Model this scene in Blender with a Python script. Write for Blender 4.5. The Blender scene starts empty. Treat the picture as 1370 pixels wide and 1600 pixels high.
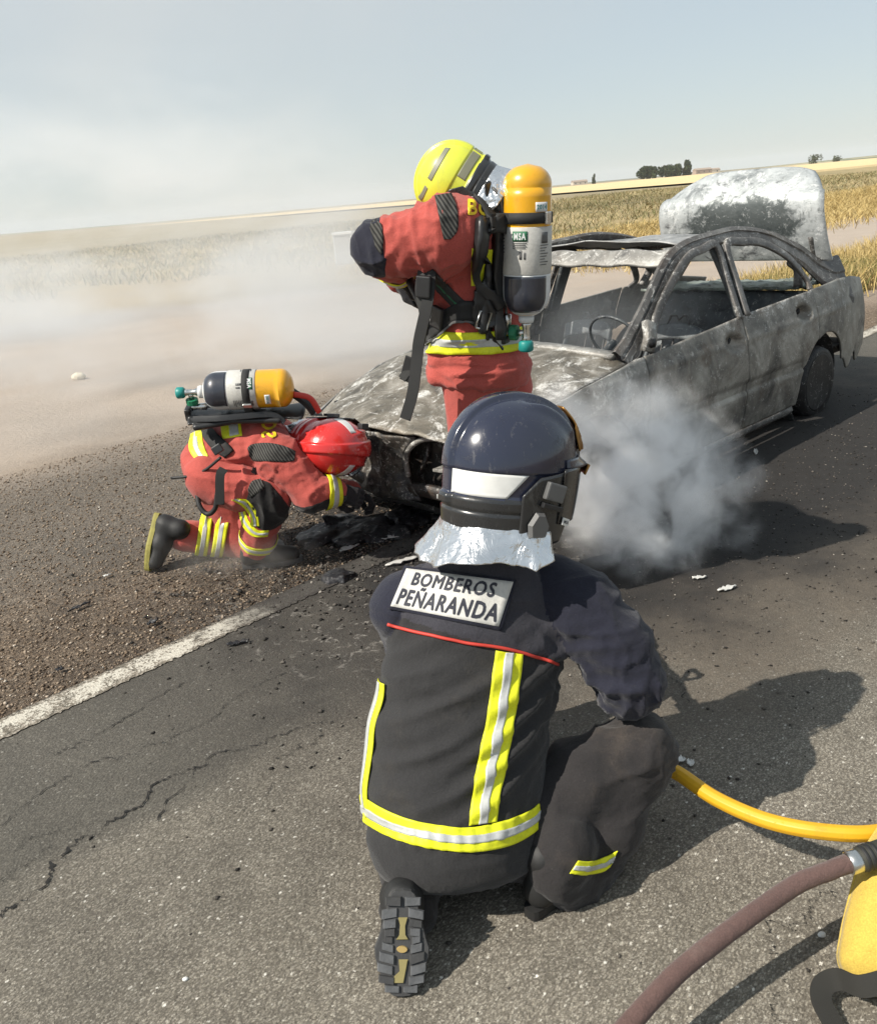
import bpy, bmesh, math, random
import numpy as np
from mathutils import Vector, Matrix
from mathutils.bvhtree import BVHTree

random.seed(7)
rng = np.random.default_rng(7)
C = bpy.context.scene.collection
SC = bpy.context.scene
R = math.radians

# ------------------------------------------------------------------ camera
CAM_H = 1.65
F_PX, IW, IH = 1370.0, 1370.0, 1600.0          # focal length and frame in photo pixels
PITCH, ROLL = R(19.737), R(5.130)
cam_d = bpy.data.cameras.new('camera')
cam = bpy.data.objects.new('camera', cam_d)
C.objects.link(cam)
_fw = Vector((0, math.cos(PITCH), -math.sin(PITCH)))
_r0 = Vector((1, 0, 0))
_u0 = _r0.cross(_fw)
_rt = math.cos(ROLL) * _r0 - math.sin(ROLL) * _u0
_up = math.sin(ROLL) * _r0 + math.cos(ROLL) * _u0
cam.matrix_world = Matrix(((_rt.x, _up.x, -_fw.x, 0), (_rt.y, _up.y, -_fw.y, 0), (_rt.z, _up.z, -_fw.z, CAM_H), (0, 0, 0, 1)))
cam_d.sensor_fit = 'VERTICAL'
cam_d.sensor_height = 32.0
cam_d.lens = 32.0 * F_PX / IH
cam_d.clip_start = 0.05
cam_d.clip_end = 20000
SC.camera = cam

# ------------------------------------------------------------------ light
SUN_EL, SUN_AZ = 44.5, 245.0                    # azimuth clockwise from +Y
world = bpy.data.worlds.new('World')
SC.world = world
world.use_nodes = True
wn = world.node_tree
wn.nodes.clear()
_o = wn.nodes.new('ShaderNodeOutputWorld')
_b = wn.nodes.new('ShaderNodeBackground')
_s = wn.nodes.new('ShaderNodeTexSky')
_s.sky_type = 'NISHITA'
_s.sun_disc = False
_s.sun_elevation = R(SUN_EL)
_s.sun_rotation = R(SUN_AZ)
_s.altitude = 0
_s.air_density = 1.0
_s.dust_density = 0.5
_s.ozone_density = 2.2
_b.inputs['Strength'].default_value = 0.115
# thin dry-summer overcast: the clear sky veiled by an even pale grey
_v = wn.nodes.new('ShaderNodeMix')
_v.data_type = 'RGBA'
_v.inputs[0].default_value = 0.80
_v.inputs[7].default_value = (3.55, 3.98, 4.12, 1)
wn.links.new(_s.outputs[0], _v.inputs[6])
wn.links.new(_v.outputs[2], _b.inputs['Color'])
wn.links.new(_b.outputs[0], _o.inputs['Surface'])
sun_d = bpy.data.lights.new('sun', 'SUN')
sun_d.energy = 4.6
sun_d.angle = R(0.55)
sun_d.color = (1.0, 0.94, 0.84)
sun = bpy.data.objects.new('sun', sun_d)
C.objects.link(sun)
_az = R(SUN_AZ)
SUN_DIR = Vector((math.sin(_az) * math.cos(R(SUN_EL)), math.cos(_az) * math.cos(R(SUN_EL)), math.sin(R(SUN_EL))))
sun.rotation_euler = SUN_DIR.to_track_quat('Z', 'Y').to_euler()
sun.location = SUN_DIR * 30

SC.render.engine = 'CYCLES'
vs = SC.view_settings
SC.display_settings.display_device = 'sRGB'
vs.view_transform = 'Standard'
vs.look = 'None'
vs.exposure = 0.45
vs.gamma = 1.0
try:
    vs.use_curve_mapping = False
except Exception:
    pass
cy = SC.cycles
cy.use_denoising = True
cy.max_bounces = 14
cy.diffuse_bounces = 3
cy.glossy_bounces = 3
cy.transmission_bounces = 4
cy.volume_bounces = 12
cy.transparent_max_bounces = 12
cy.volume_step_rate = 1.0
cy.volume_max_steps = 128
cy.sample_clamp_indirect = 6.0

# ------------------------------------------------------------------ points from the survey of the photograph
EYE = Vector((0, 0, CAM_H))


def ray(px, py):
    return _fw + _rt * ((px - IW / 2) / F_PX) + _up * ((IH / 2 - py) / F_PX)


def at(px, py, Y):
    v = ray(px, py)
    return EYE + v * (Y / v.y)


def gnd(px, py, z=0.0):
    v = ray(px, py)
    return EYE + v * ((z - CAM_H) / v.z)


def V(*a):
    return np.array(a, float)


def A3(px, py, Y):
    return np.array(at(px, py, Y))


# ------------------------------------------------------------------ object helpers
def tag(o, label=None, cat=None, group=None, kind=None):
    if label:
        o['label'] = label
    if cat:
        o['category'] = cat
    if group:
        o['group'] = group
    if kind:
        o['kind'] = kind
    return o


def empty(name, loc, label=None, cat=None, group=None, rz=0.0):
    o = bpy.data.objects.new(name, None)
    o.empty_display_size = 0.1
    C.objects.link(o)
    o.matrix_world = Matrix.Translation(Vector(loc)) @ Matrix.Rotation(rz, 4, 'Z')
    return tag(o, label, cat, group)


def world_of(o):
    m = o.matrix_basis.copy()
    p = o.parent
    while p is not None:
        m = p.matrix_basis @ m
        p = p.parent
    return m


def link(name, me, m=None, parent=None, smooth=True, local=False):
    """Link a mesh as one object; world-space vertices keep their place under a parent."""
    o = bpy.data.objects.new(name, me)
    C.objects.link(o)
    ms = m if isinstance(m, (list, tuple)) else ([m] if m else [])
    for x in ms:
        me.materials.append(x)
    if parent is not None:
        o.parent = parent
        if not local:
            me.transform(world_of(parent).inverted())
    if smooth and len(me.polygons):
        me.polygons.foreach_set('use_smooth', [True] * len(me.polygons))
    me.update()
    return o


def mesh(name, verts, faces, m=None, parent=None, smooth=True, local=False):
    me = bpy.data.meshes.new(name)
    me.from_pydata([tuple(map(float, v)) for v in verts], [], [tuple(map(int, f)) for f in faces])
    me.update()
    return link(name, me, m, parent, smooth, local)


def bm_obj(name, bm, m=None, parent=None, smooth=False, local=False):
    me = bpy.data.meshes.new(name)
    bm.to_mesh(me)
    bm.free()
    return link(name, me, m, parent, smooth, local)


def grid_mesh(name, P, m=None, parent=None, smooth=True, thick=0.0, close_u=False, flip=False):
    """P[i][j] -> a sheet; with a thickness it becomes a closed shell."""
    P = np.asarray(P, float)
    nu, nv = P.shape[:2]
    V0 = P.reshape(-1, 3)
    F = []
    for i in range(nu if close_u else nu - 1):
        for j in range(nv - 1):
            a, b = i * nv + j, ((i + 1) % nu) * nv + j
            F.append((a, b, b + 1, a + 1) if not flip else (a, a + 1, b + 1, b))
    if thick:
        du = np.gradient(P, axis=0)
        if close_u:
            du = (np.roll(P, -1, 0) - np.roll(P, 1, 0))
        dv = np.gradient(P, axis=1)
        n = np.cross(du, dv)
        n /= np.linalg.norm(n, axis=2, keepdims=True) + 1e-12
        if flip:
            n = -n
        V1 = (P - n * thick).reshape(-1, 3)
        k = len(V0)
        F2 = [tuple(k + x for x in f[::-1]) for f in F]
        side = []
        if not close_u:
            for j in range(nv - 1):
                side += [(j, j + 1, k + j + 1, k + j), ((nu - 1) * nv + j + 1, (nu - 1) * nv + j, k + (nu - 1) * nv + j, k + (nu - 1) * nv + j + 1)]
        for i in range(nu if close_u else nu - 1):
            a, b = i * nv, ((i + 1) % nu) * nv
            side += [(b, a, k + a, k + b), (a + nv - 1, b + nv - 1, k + b + nv - 1, k + a + nv - 1)]
        if flip:
            side = [s[::-1] for s in side]
        V0 = np.vstack([V0, V1])
        F = F + F2 + side
    return mesh(name, V0, F, m, parent, smooth)


def frames(path, up=None):
    P = np.asarray(path, float)
    T = np.gradient(P, axis=0)
    T /= np.linalg.norm(T, axis=1, keepdims=True) + 1e-12
    n = np.array(up if up is not None else (0, 0, 1.0), float)
    out = []
    for t in T:
        n = n - t * n.dot(t)
        if np.linalg.norm(n) < 1e-6:
            n = np.cross(t, (1, 0.3, 0.2))
        n = n / np.linalg.norm(n)
        out.append((t, n, np.cross(t, n)))
    return P, out


def smooth_path(pts, n):
    """Catmull-Rom through the points."""
    P = np.asarray(pts, float)
    P = np.vstack([2 * P[0] - P[1], P, 2 * P[-1] - P[-2]])
    k = len(P) - 3
    out = []
    for s in np.linspace(0, k, n):
        i = min(int(s), k - 1)
        t = s - i
        a, b, c, d = P[i], P[i + 1], P[i + 2], P[i + 3]
        out.append(0.5 * (2 * b + (c - a) * t + (2 * a - 5 * b + 4 * c - d) * t * t + (3 * b - a - 3 * c + d) * t ** 3))
    return np.array(out)


def tube_vf(path, rad, seg=12, caps=True, up=None, sq=None):
    P, fr = frames(path, up)
    rad = np.broadcast_to(np.asarray(rad, float), (len(P),)) if np.ndim(rad) < 2 else rad
    Vs, Fs = [], []
    for i, (p, (t, n, b)) in enumerate(zip(P, fr)):
        for k in range(seg):
            a = 2 * math.pi * k / seg
            ca, sa = math.cos(a), math.sin(a)
            if sq is not None:                     # flattened section: (half thickness, half width)
                h, w = sq
                e = 0.35
                ca = math.copysign(abs(ca) ** e, ca) * h
                sa = math.copysign(abs(sa) ** e, sa) * w
                Vs.append(p + n * ca + b * sa)
            else:
                Vs.append(p + (n * ca + b * sa) * rad[i])
    m = len(P)
    for i in range(m - 1):
        for k in range(seg):
            a, b2 = i * seg + k, i * seg + (k + 1) % seg
            Fs.append((a, b2, b2 + seg, a + seg))
    if caps:
        Fs.append(tuple(range(seg))[::-1])
        Fs.append(tuple((m - 1) * seg + k for k in range(seg)))
    return Vs, Fs


def tube(name, path, rad, m, parent=None, seg=12, up=None, sq=None, smooth=True):
    v, f = tube_vf(path, rad, seg, True, up, sq)
    return mesh(name, v, f, m, parent, smooth)


def strap(name, pts, width, thick, m, parent=None, up=None, n=30):
    """A webbing strap; `up` is the direction its flat face looks."""
    P, fr = frames(smooth_path(pts, n), up)
    h, w = thick / 2, width / 2
    cs = [(h, -w), (h, w), (-h, w), (-h, -w)]
    Vs, Fs = [], []
    for k in range(4):
        (a0, b0), (a1, b1) = cs[k], cs[(k + 1) % 4]
        for i, (p, (t, nn, bb)) in enumerate(zip(P, fr)):
            Vs += [p + nn * a0 + bb * b0, p + nn * (a0 + a1) / 2 * 1.12 + bb * (b0 + b1) / 2, p + nn * a1 + bb * b1]
            if i:
                q = len(Vs) - 6
                Fs += [(q, q + 1, q + 4, q + 3), (q + 1, q + 2, q + 5, q + 4)]
    m_ = len(P) * 3
    for e in (0, m_ - 3):
        Fs.append((e, m_ + e, 2 * m_ + e, 3 * m_ + e))
    return mesh(name, Vs, Fs, m, parent, True)


def lathe(name, prof, p0, axis, m, parent=None, seg=32, smooth=True):
    """prof: (distance along axis, radius)"""
    a = np.asarray(axis, float)
    a = a / np.linalg.norm(a)
    t = np.cross(a, (0.3, 0.9, 0.2))
    t /= np.linalg.norm(t)
    b = np.cross(a, t)
    Vs, Fs = [], []
    for s, r in prof:
        for k in range(seg):
            g = 2 * math.pi * k / seg
            Vs.append(np.asarray(p0) + a * s + (t * math.cos(g) + b * math.sin(g)) * r)
    for i in range(len(prof) - 1):
        for k in range(seg):
            Fs.append((i * seg + k, i * seg + (k + 1) % seg, (i + 1) * seg + (k + 1) % seg, (i + 1) * seg + k))
    Fs.append(tuple(range(seg))[::-1])
    Fs.append(tuple((len(prof) - 1) * seg + k for k in range(seg)))
    return mesh(name, Vs, Fs, m, parent, smooth)


def box(name, c, half, m, parent=None, rot=None, bevel=0.0, smooth=False):
    bm = bmesh.new()
    bmesh.ops.create_cube(bm, size=2.0)
    for v in bm.verts:
        v.co = Vector((v.co.x * half[0], v.co.y * half[1], v.co.z * half[2]))
    if bevel:
        bmesh.ops.bevel(bm, geom=list(bm.edges), offset=bevel, segments=2, affect='EDGES', profile=0.6)
    M = Matrix.Translation(Vector(c))
    if rot is not None:
        M = M @ (Matrix(rot).to_4x4() if not isinstance(rot, Matrix) else rot.to_4x4())
    bm.transform(M)
    return bm_obj(name, bm, m, parent, smooth)


def basis(x=None, y=None, z=None):
    """Columns from two of the three axes."""
    f = lambda v: np.asarray(v, float) / np.linalg.norm(v)
    if x is not None and z is not None:
        x = f(x); z = np.asarray(z, float); z = f(z - x * x.dot(z)); y = np.cross(z, x)
    elif x is not None and y is not None:
        x = f(x); y = np.asarray(y, float); y = f(y - x * x.dot(y)); z = np.cross(x, y)
    else:
        z = f(z); y = np.asarray(y, float); y = f(y - z * z.dot(y)); x = np.cross(y, z)
    return Matrix(np.stack([x, y, z], 1).tolist())


# ------------------------------------------------------------------ material helper
class N:
    def __init__(s, name):
        s.m = bpy.data.materials.new(name)
        s.m.use_nodes = True
        s.t = s.m.node_tree
        s.t.nodes.clear()
        s.out = s.n('ShaderNodeOutputMaterial')

    def n(s, kind, **kw):
        x = s.t.nodes.new(kind)
        for k, v in kw.items():
            setattr(x, k, v)
        return x

    def put(s, node, key, v):
        if v is None:
            return
        i = node.inputs[key]
        if isinstance(v, bpy.types.NodeSocket):
            s.t.links.new(v, i)
        elif isinstance(v, (tuple, list)) and len(v) == 3 and i.type == 'RGBA':
            i.default_value = (*v, 1)
        else:
            i.default_value = v

    def obj(s):
        return s.n('ShaderNodeTexCoord').outputs['Object']

    def pos(s):
        return s.n('ShaderNodeNewGeometry').outputs['Position']

    def island(s):
        return s.n('ShaderNodeNewGeometry').outputs['Random Per Island']

    def map(s, vec, scale=(1, 1, 1), loc=(0, 0, 0), rot=(0, 0, 0)):
        x = s.n('ShaderNodeMapping')
        s.put(x, 'Vector', vec)
        x.inputs['Scale'].default_value = scale
        x.inputs['Location'].default_value = loc
        x.inputs['Rotation'].default_value = rot
        return x.outputs[0]

    def noise(s, scale, detail=4, rough=0.55, vec=None, dist=0.0, col=False, kind='FBM'):
        x = s.n('ShaderNodeTexNoise')
        x.noise_type = kind
        s.put(x, 'Vector', vec)
        s.put(x, 'Scale', scale)
        s.put(x, 'Detail', detail)
        s.put(x, 'Roughness', rough)
        s.put(x, 'Distortion', dist)
        return x.outputs['Color' if col else 'Fac']

    def voro(s, scale, vec=None, feature='F1', out='Distance', rand=1.0):
        x = s.n('ShaderNodeTexVoronoi', feature=feature)
        s.put(x, 'Vector', vec)
        s.put(x, 'Scale', scale)
        s.put(x, 'Randomness', rand)
        return x.outputs[out]

    def wave(s, scale, vec=None, dist=0.0, axis='X', detail=2):
        x = s.n('ShaderNodeTexWave', bands_direction=axis)
        s.put(x, 'Vector', vec)
        s.put(x, 'Scale', scale)
        s.put(x, 'Distortion', dist)
        s.put(x, 'Detail', detail)
        return x.outputs['Fac']

    def ramp(s, fac, stops, interp='LINEAR'):
        x = s.n('ShaderNodeValToRGB')
        s.put(x, 'Fac', fac)
        cr = x.color_ramp
        cr.interpolation = interp
        while len(cr.elements) < len(stops):
            cr.elements.new(0.5)
        for e, (p, c) in zip(cr.elements, stops):
            e.position = p
            e.color = (c, c, c, 1) if not isinstance(c, (tuple, list)) else (*c, 1)
        return x.outputs[0]

    def step(s, v, a, b):
        x = s.n('ShaderNodeMapRange', interpolation_type='SMOOTHSTEP')
        s.put(x, 'Value', v)
        s.put(x, 'From Min', a)
        s.put(x, 'From Max', b)
        return x.outputs[0]

    def math(s, op, a, b=None, c=None, clamp=False):
        x = s.n('ShaderNodeMath', operation=op, use_clamp=clamp)
        for i, v in enumerate((a, b, c)):
            if v is None:
                continue
            if isinstance(v, bpy.types.NodeSocket):
                s.t.links.new(v, x.inputs[i])
            else:
                x.inputs[i].default_value = v
        return x.outputs[0]

    def mix(s, fac, a, b, mode='MIX'):
        x = s.n('ShaderNodeMix', data_type='RGBA', blend_type=mode)
        s.put(x, 0, fac)
        for i, v in ((6, a), (7, b)):
            if isinstance(v, bpy.types.NodeSocket):
                s.t.links.new(v, x.inputs[i])
            else:
                x.inputs[i].default_value = (*v, 1) if len(v) == 3 else v
        return x.outputs[2]

    def xyz(s, vec):
        x = s.n('ShaderNodeSeparateXYZ')
        s.put(x, 0, vec)
        return x.outputs

    def dot(s, vec, d):
        x = s.n('ShaderNodeVectorMath', operation='DOT_PRODUCT')
        s.put(x, 0, vec)
        x.inputs[1].default_value = d
        return x.outputs['Value']

    def length(s, vec):
        x = s.n('ShaderNodeVectorMath', operation='LENGTH')
        s.put(x, 0, vec)
        return x.outputs['Value']

    def bump(s, h, strength=0.5, dist=0.01, nrm=None):
        x = s.n('ShaderNodeBump')
        s.put(x, 'Height', h)
        s.put(x, 'Strength', strength)
        s.put(x, 'Distance', dist)
        s.put(x, 'Normal', nrm)
        return x.outputs[0]

    def pbr(s, color, rough=0.6, metal=0.0, normal=None, spec=0.5, sheen=0.0, coat=0.0, alpha=None, trans=0.0):
        x = s.n('ShaderNodeBsdfPrincipled')
        s.put(x, 'Base Color', color)
        s.put(x, 'Roughness', rough)
        s.put(x, 'Metallic', metal)
        s.put(x, 'Normal', normal)
        s.put(x, 'Specular IOR Level', spec)
        s.put(x, 'Sheen Weight', sheen)
        s.put(x, 'Coat Weight', coat)
        s.put(x, 'Alpha', alpha)
        s.put(x, 'Transmission Weight', trans)
        s.t.links.new(x.outputs[0], s.out.inputs['Surface'])
        return s.m


def mat_plain(name, col, rough=0.6, metal=0.0, var=0.15, scale=30, bump=0.0, bscale=200, spec=0.5, coat=0.0, sheen=0.0):
    n = N(name)
    v = n.obj()
    k = n.noise(scale, 5, 0.6, v)
    c = n.mix(k, tuple(x * (1 - var) for x in col), tuple(min(1, x * (1 + var)) for x in col))
    nr = n.bump(n.noise(bscale, 3, 0.6, v), bump, 0.002) if bump else None
    r = n.math('MULTIPLY_ADD', k, 0.2, rough - 0.1)
    return n.pbr(c, r, metal, nr, spec, sheen, coat)

# ================================================================== SETTING
ROAD_O = Vector((-1.62, 2.73, 0))
ROAD_A = R(44.85)
ROAD_M = Matrix.Translation(ROAD_O) @ Matrix.Rotation(ROAD_A, 4, 'Z')
# road-local coordinates: x = t along the edge line, y = s away from the road


def ts(t, s, z=0.0):
    return ROAD_M @ Vector((t, s, z))


def soot_shade_mask(n, v):
    """Soot of the fire and painted-in car shade: an uneven patch under and round the burnt car."""
    x = n.map(v, (1 / 3.0, 1 / 1.62, 0), (-3.8 / 3.0, 0.42 / 1.62, 0))  # shifted to the near side, so the soot colour also paints the car's shade
    d = n.length(x)
    w = n.noise(1.1, 5, 0.65, v)
    d = n.math('ADD', d, n.math('MULTIPLY_ADD', w, 0.9, -0.45))
    core = n.step(d, 1.12, 0.72)
    wide = n.step(d, 1.6, 0.85)
    return core, wide


def asphalt():
    n = N('asphalt')
    v = n.obj()
    # aggregate of three sizes
    c1 = n.voro(165, v, out='Color')
    d1 = n.voro(165, v, out='Distance')
    g1 = n.xyz(c1)[0]
    d2 = n.voro(300, v, out='Distance')
    g2 = n.xyz(n.voro(300, v, out='Color'))[1]
    stone = n.ramp(g1, [(0.0, (.12, .106, .085)), (0.45, (.235, .210, .170)), (0.8, (.31, .28, .228)), (0.95, (.40, .37, .31)), (1.0, (.55, .52, .45))])
    stone2 = n.ramp(g2, [(0.0, (.14, .125, .10)), (0.6, (.245, .22, .178)), (1.0, (.36, .33, .28))])
    pick = n.step(n.noise(140, 2, 0.5, v), 0.40, 0.60)
    col = n.mix(pick, stone, stone2)
    grain = n.noise(420, 3, .7, v)
    col = n.mix(1.0, col, n.ramp(grain, [(.25, .55), (.5, 1.0), (.75, 1.40)]), 'MULTIPLY')
    pit = n.step(n.math('ADD', d1, n.math('MULTIPLY', grain, .25)), 0.50, 0.70)
    col = n.mix(n.math('MULTIPLY', pit, 0.60), col, (.07, .06, .048))
    # single pale chips
    cs = n.xyz(n.voro(72, v, out='Color'))
    chip = n.math('MULTIPLY', n.step(cs[0], .90, .93), n.step(n.voro(72, v), .33, .20))
    col = n.mix(chip, col, n.mix(cs[1], (.40, .37, .31), (.74, .71, .64)))
    patch = n.noise(0.9, 5, 0.6, v)
    patch2 = n.noise(5.5, 5, 0.65, v)
    col = n.mix(1.0, col, n.ramp(patch, [(0.3, .80), (0.7, 1.10)]), 'MULTIPLY')
    col = n.mix(1.0, col, n.ramp(patch2, [(0.25, .80), (0.7, 1.08)]), 'MULTIPLY')
    # dirt of the worn strip beside the edge line
    t, s = n.xyz(v)[0], n.xyz(v)[1]
    edge = n.math('ADD', s, n.math('MULTIPLY_ADD', n.noise(1.3, 4, 0.6, v), 0.5, -0.25))
    strip = n.step(edge, -1.02, -0.78)
    col = n.mix(n.math('MULTIPLY', strip, 0.62), col, (.052, .050, .044))
    # brown scorched grit on the lane beside the car
    gx = n.length(n.map(v, (1 / 3.6, 1 / 1.15, 0), (-4.6 / 3.6, 1.35 / 1.15, 0)))
    gx = n.math('ADD', gx, n.math('MULTIPLY_ADD', n.noise(2.3, 5, 0.7, v), 0.9, -0.45))
    grit = n.step(gx, 1.15, 0.7)
    gcol = n.mix(n.noise(26, 5, 0.7, v), (.075, .06, .046), (.25, .20, .15))
    col = n.mix(n.math('MULTIPLY', grit, 0.72), col, gcol)
    core, wide = soot_shade_mask(n, v)
    col = n.mix(n.math('MULTIPLY', wide, 0.6), col, (.034, .030, .026))
    col = n.mix(n.math('MULTIPLY', core, 0.9), col, n.mix(n.noise(9, 6, 0.7, v), (.004, .004, .005), (.028, .026, .025)))
    # ash washed out of the engine bay
    ax = n.length(n.map(v, (1 / 1.1, 1 / 0.8, 0), (-1.75 / 1.1, 0.35 / 0.8, 0)))
    ash = n.math('MULTIPLY', n.step(n.noise(13, 6, 0.72, v, 1.2), 0.56, 0.66), n.step(ax, 1.1, 0.5))
    col = n.mix(n.math('MULTIPLY', ash, 0.7), col, (.30, .28, .25))
    # two dark spill marks: by the hose bag and beyond the near shadow
    wx = n.length(n.map(v, (1 / 0.34, 1 / 0.22, 0), (0.135 / 0.34, 2.31 / 0.22, 0)))
    wx = n.math('ADD', wx, n.math('MULTIPLY_ADD', n.noise(7, 5, 0.7, v), 1.0, -0.5))
    wet = n.step(wx, 1.1, 0.85)
    col = n.mix(n.math('MULTIPLY', wet, 0.72), col, (.02, .018, .016))
    h = n.math('ADD', n.math('MULTIPLY', d1, -0.8), n.math('MULTIPLY', d2, -0.3))
    nr = n.bump(h, 0.55, 0.005)
    return n.pbr(col, n.mix(wet, (.82, .82, .82), (.5, .5, .5)), 0, nr, 0.35)


def verge_ground():
    n = N('verge_ground')
    v = n.obj()
    t, s, _ = n.xyz(v)
    # gravel verge
    g1 = n.xyz(n.voro(62, v, out='Color'))[0]
    d1 = n.voro(62, v, out='Distance')
    g2 = n.xyz(n.voro(150, v, out='Color'))[0]
    gr = n.ramp(g1, [(0, (.10, .070, .048)), (0.5, (.235, .172, .118)), (0.85, (.34, .262, .19)), (1, (.46, .385, .30))])
    gr2 = n.ramp(g2, [(0, (.11, .078, .054)), (0.6, (.25, .183, .126)), (1, (.40, .31, .23))])
    gr = n.mix(n.step(n.noise(60, 3, .6, v), .42, .58), gr, gr2)
    gr = n.mix(n.math('MULTIPLY', n.step(d1, .4, .65), .5), gr, (.04, .03, .023))
    gr = n.mix(1.0, gr, n.ramp(n.noise(2.2, 5, .65, v), [(.25, .72), (.7, 1.12)]), 'MULTIPLY')
    # grey soot fall-out over the verge
    fx = n.length(n.map(v, (1 / 4.2, 1 / 1.7, 0), (-2.0 / 4.2, -2.3 / 1.7, 0)))
    fx = n.math('ADD', fx, n.math('MULTIPLY_ADD', n.noise(.8, 4, .6, v), .8, -.4))
    gr = n.mix(n.math('MULTIPLY', n.step(fx, 1.15, .55), .55), gr, n.mix(n.noise(40, 4, .6, v), (.085, .082, .075), (.21, .20, .18)))
    # pale sand
    sd = n.mix(n.noise(1.2, 6, .62, v), (.33, .275, .225), (.47, .395, .33))
    sd = n.mix(n.math('MULTIPLY', n.step(n.noise(14, 5, .7, v), .56, .68), .35), sd, (.33, .255, .185))
    sd = n.mix(n.math('MULTIPLY', n.step(n.noise(.5, 5, .7, n.map(v, (.4, 1.6, 1))), .52, .62), .3), sd, (.40, .31, .23))
    e = n.math('ADD', s, n.math('MULTIPLY_ADD', n.noise(1.5, 5, .65, v), 1.1, -.55))
    far = n.math('MULTIPLY', n.step(t, 7.5, 10.5), 2.6)
    e = n.math('ADD', e, far)
    col = n.mix(n.step(e, 2.7, 4.3), gr, sd)
    # straw-coloured soil under the dry grass, further out the scrub
    soil = n.mix(n.noise(3.5, 6, .7, v), (.25, .18, .085), (.42, .31, .15))
    e2 = n.math('ADD', s, n.math('MULTIPLY_ADD', n.noise(.35, 5, .65, v), 5, -2.5))
    lim = n.math('SUBTRACT', e2, n.math('MULTIPLY', n.step(t, 22, 4), 9))
    col = n.mix(n.step(lim, 5.8, 7.6), col, soil)
    scrub = n.mix(n.noise(.6, 6, .72, v), (.24, .19, .09), (.44, .34, .19))
    scrub = n.mix(n.math('MULTIPLY', n.step(n.noise(.16, 5, .65, v), .5, .6), .55), scrub, (.10, .105, .05))
    col = n.mix(n.step(n.math('SUBTRACT', e2, n.math('MULTIPLY', n.step(t, 26, 6), 8)), 13, 17), col, scrub)
    core, wide = soot_shade_mask(n, v)
    col = n.mix(n.math('MULTIPLY', wide, 0.62), col, (.05, .045, .04))
    col = n.mix(n.math('MULTIPLY', core, 0.85), col, n.mix(n.noise(9, 6, 0.7, v), (.008, .008, .009), (.04, .037, .035)))
    ax = n.length(n.map(v, (1 / 1.1, 1 / 0.9, 0), (-1.75 / 1.1, -0.25 / 0.9, 0)))
    ash = n.math('MULTIPLY', n.step(n.noise(13, 6, 0.72, v, 1.2), 0.55, 0.66), n.step(ax, 1.1, 0.5))
    col = n.mix(n.math('MULTIPLY', ash, 0.6), col, (.30, .28, .25))
    gm = n.step(e, 4.3, 2.7)
    h = n.math('MULTIPLY', n.math('MULTIPLY', n.math('ADD', d1, n.voro(150, v)), -.55), gm)
    h = n.math('ADD', h, n.math('MULTIPLY', n.noise(16, 10, .80, v), 2.0))
    return n.pbr(col, .9, 0, n.bump(h, .85, .014), .25)


def sheet(name, x0, x1, y0, y1, z, m, nx=1, ny=1, kind='structure'):
    vs_, fs = [], []
    for i in range(nx + 1):
        for j in range(ny + 1):
            vs_.append((x0 + (x1 - x0) * i / nx, y0 + (y1 - y0) * j / ny, z))
    for i in range(nx):
        for j in range(ny):
            a = i * (ny + 1) + j
            fs.append((a, a + ny + 1, a + ny + 2, a + 1))
    o = mesh(name, vs_, fs, m, None, False)
    o.matrix_world = ROAD_M
    o['kind'] = kind
    return o


sheet('ground', -3000, 3000, -3000, 3000, -0.008, verge_ground())
road = sheet('road', -400, 1500, -6.6, 0.075, 0.0, asphalt())


def line_paint():
    n = N('worn_white_paint')
    v = n.obj()
    t, s, _ = n.xyz(v)
    pore = n.noise(95, 5, .7, v)
    wear = n.noise(7, 5, .7, v)
    ed_ = n.math('ABSOLUTE', n.math('ADD', s, .0075))
    lim = n.math('MULTIPLY', n.step(ed_, .035, .070), .16)
    m = n.step(n.math('ADD', n.math('ADD', pore, lim), n.math('MULTIPLY_ADD', wear, .8, -.40)), .57, .49)
    grey = n.ramp(n.xyz(n.voro(115, v, out='Color'))[0], [(0, (.07, .062, .05)), (.6, (.19, .165, .13)), (1, (.36, .32, .27))])
    col = n.mix(m, grey, n.mix(n.noise(30, 4, .6, v), (.40, .37, .31), (.58, .55, .48)))
    burn = n.math('MULTIPLY', n.step(n.math('ADD', t, n.math('MULTIPLY_ADD', wear, .8, -.4)), .70, 1.25), n.step(t, 8.6, 7.2))
    col = n.mix(n.math('MULTIPLY', burn, .93), col, (.035, .032, .03))
    return n.pbr(col, .8, 0, n.bump(n.voro(115, v), .6, .004), .3)


def ragged_strip(name, t0, t1, s0, s1, z, m, n_=400, amp=0.008):
    vs_, fs = [], []
    for i in range(n_ + 1):
        t = t0 + (t1 - t0) * i / n_
        a, b = rng.normal(0, amp, 2)
        vs_ += [(t, s0 + a, z), (t, s1 + b, z)]
        if i:
            k = 2 * i
            fs.append((k - 2, k, k + 1, k - 1))
    o = mesh(name, vs_, fs, m, None, False)
    o.matrix_world = ROAD_M
    return tag(o, kind='structure')


ragged_strip('edge_line', -6, 40, -0.078, 0.063, 0.004, line_paint(), 4600, 0.004)

# cracks in the asphalt, laid as narrow jagged dark grooves
crack_m = mat_plain('crack_dark', (.012, .011, .010), .95)


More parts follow.
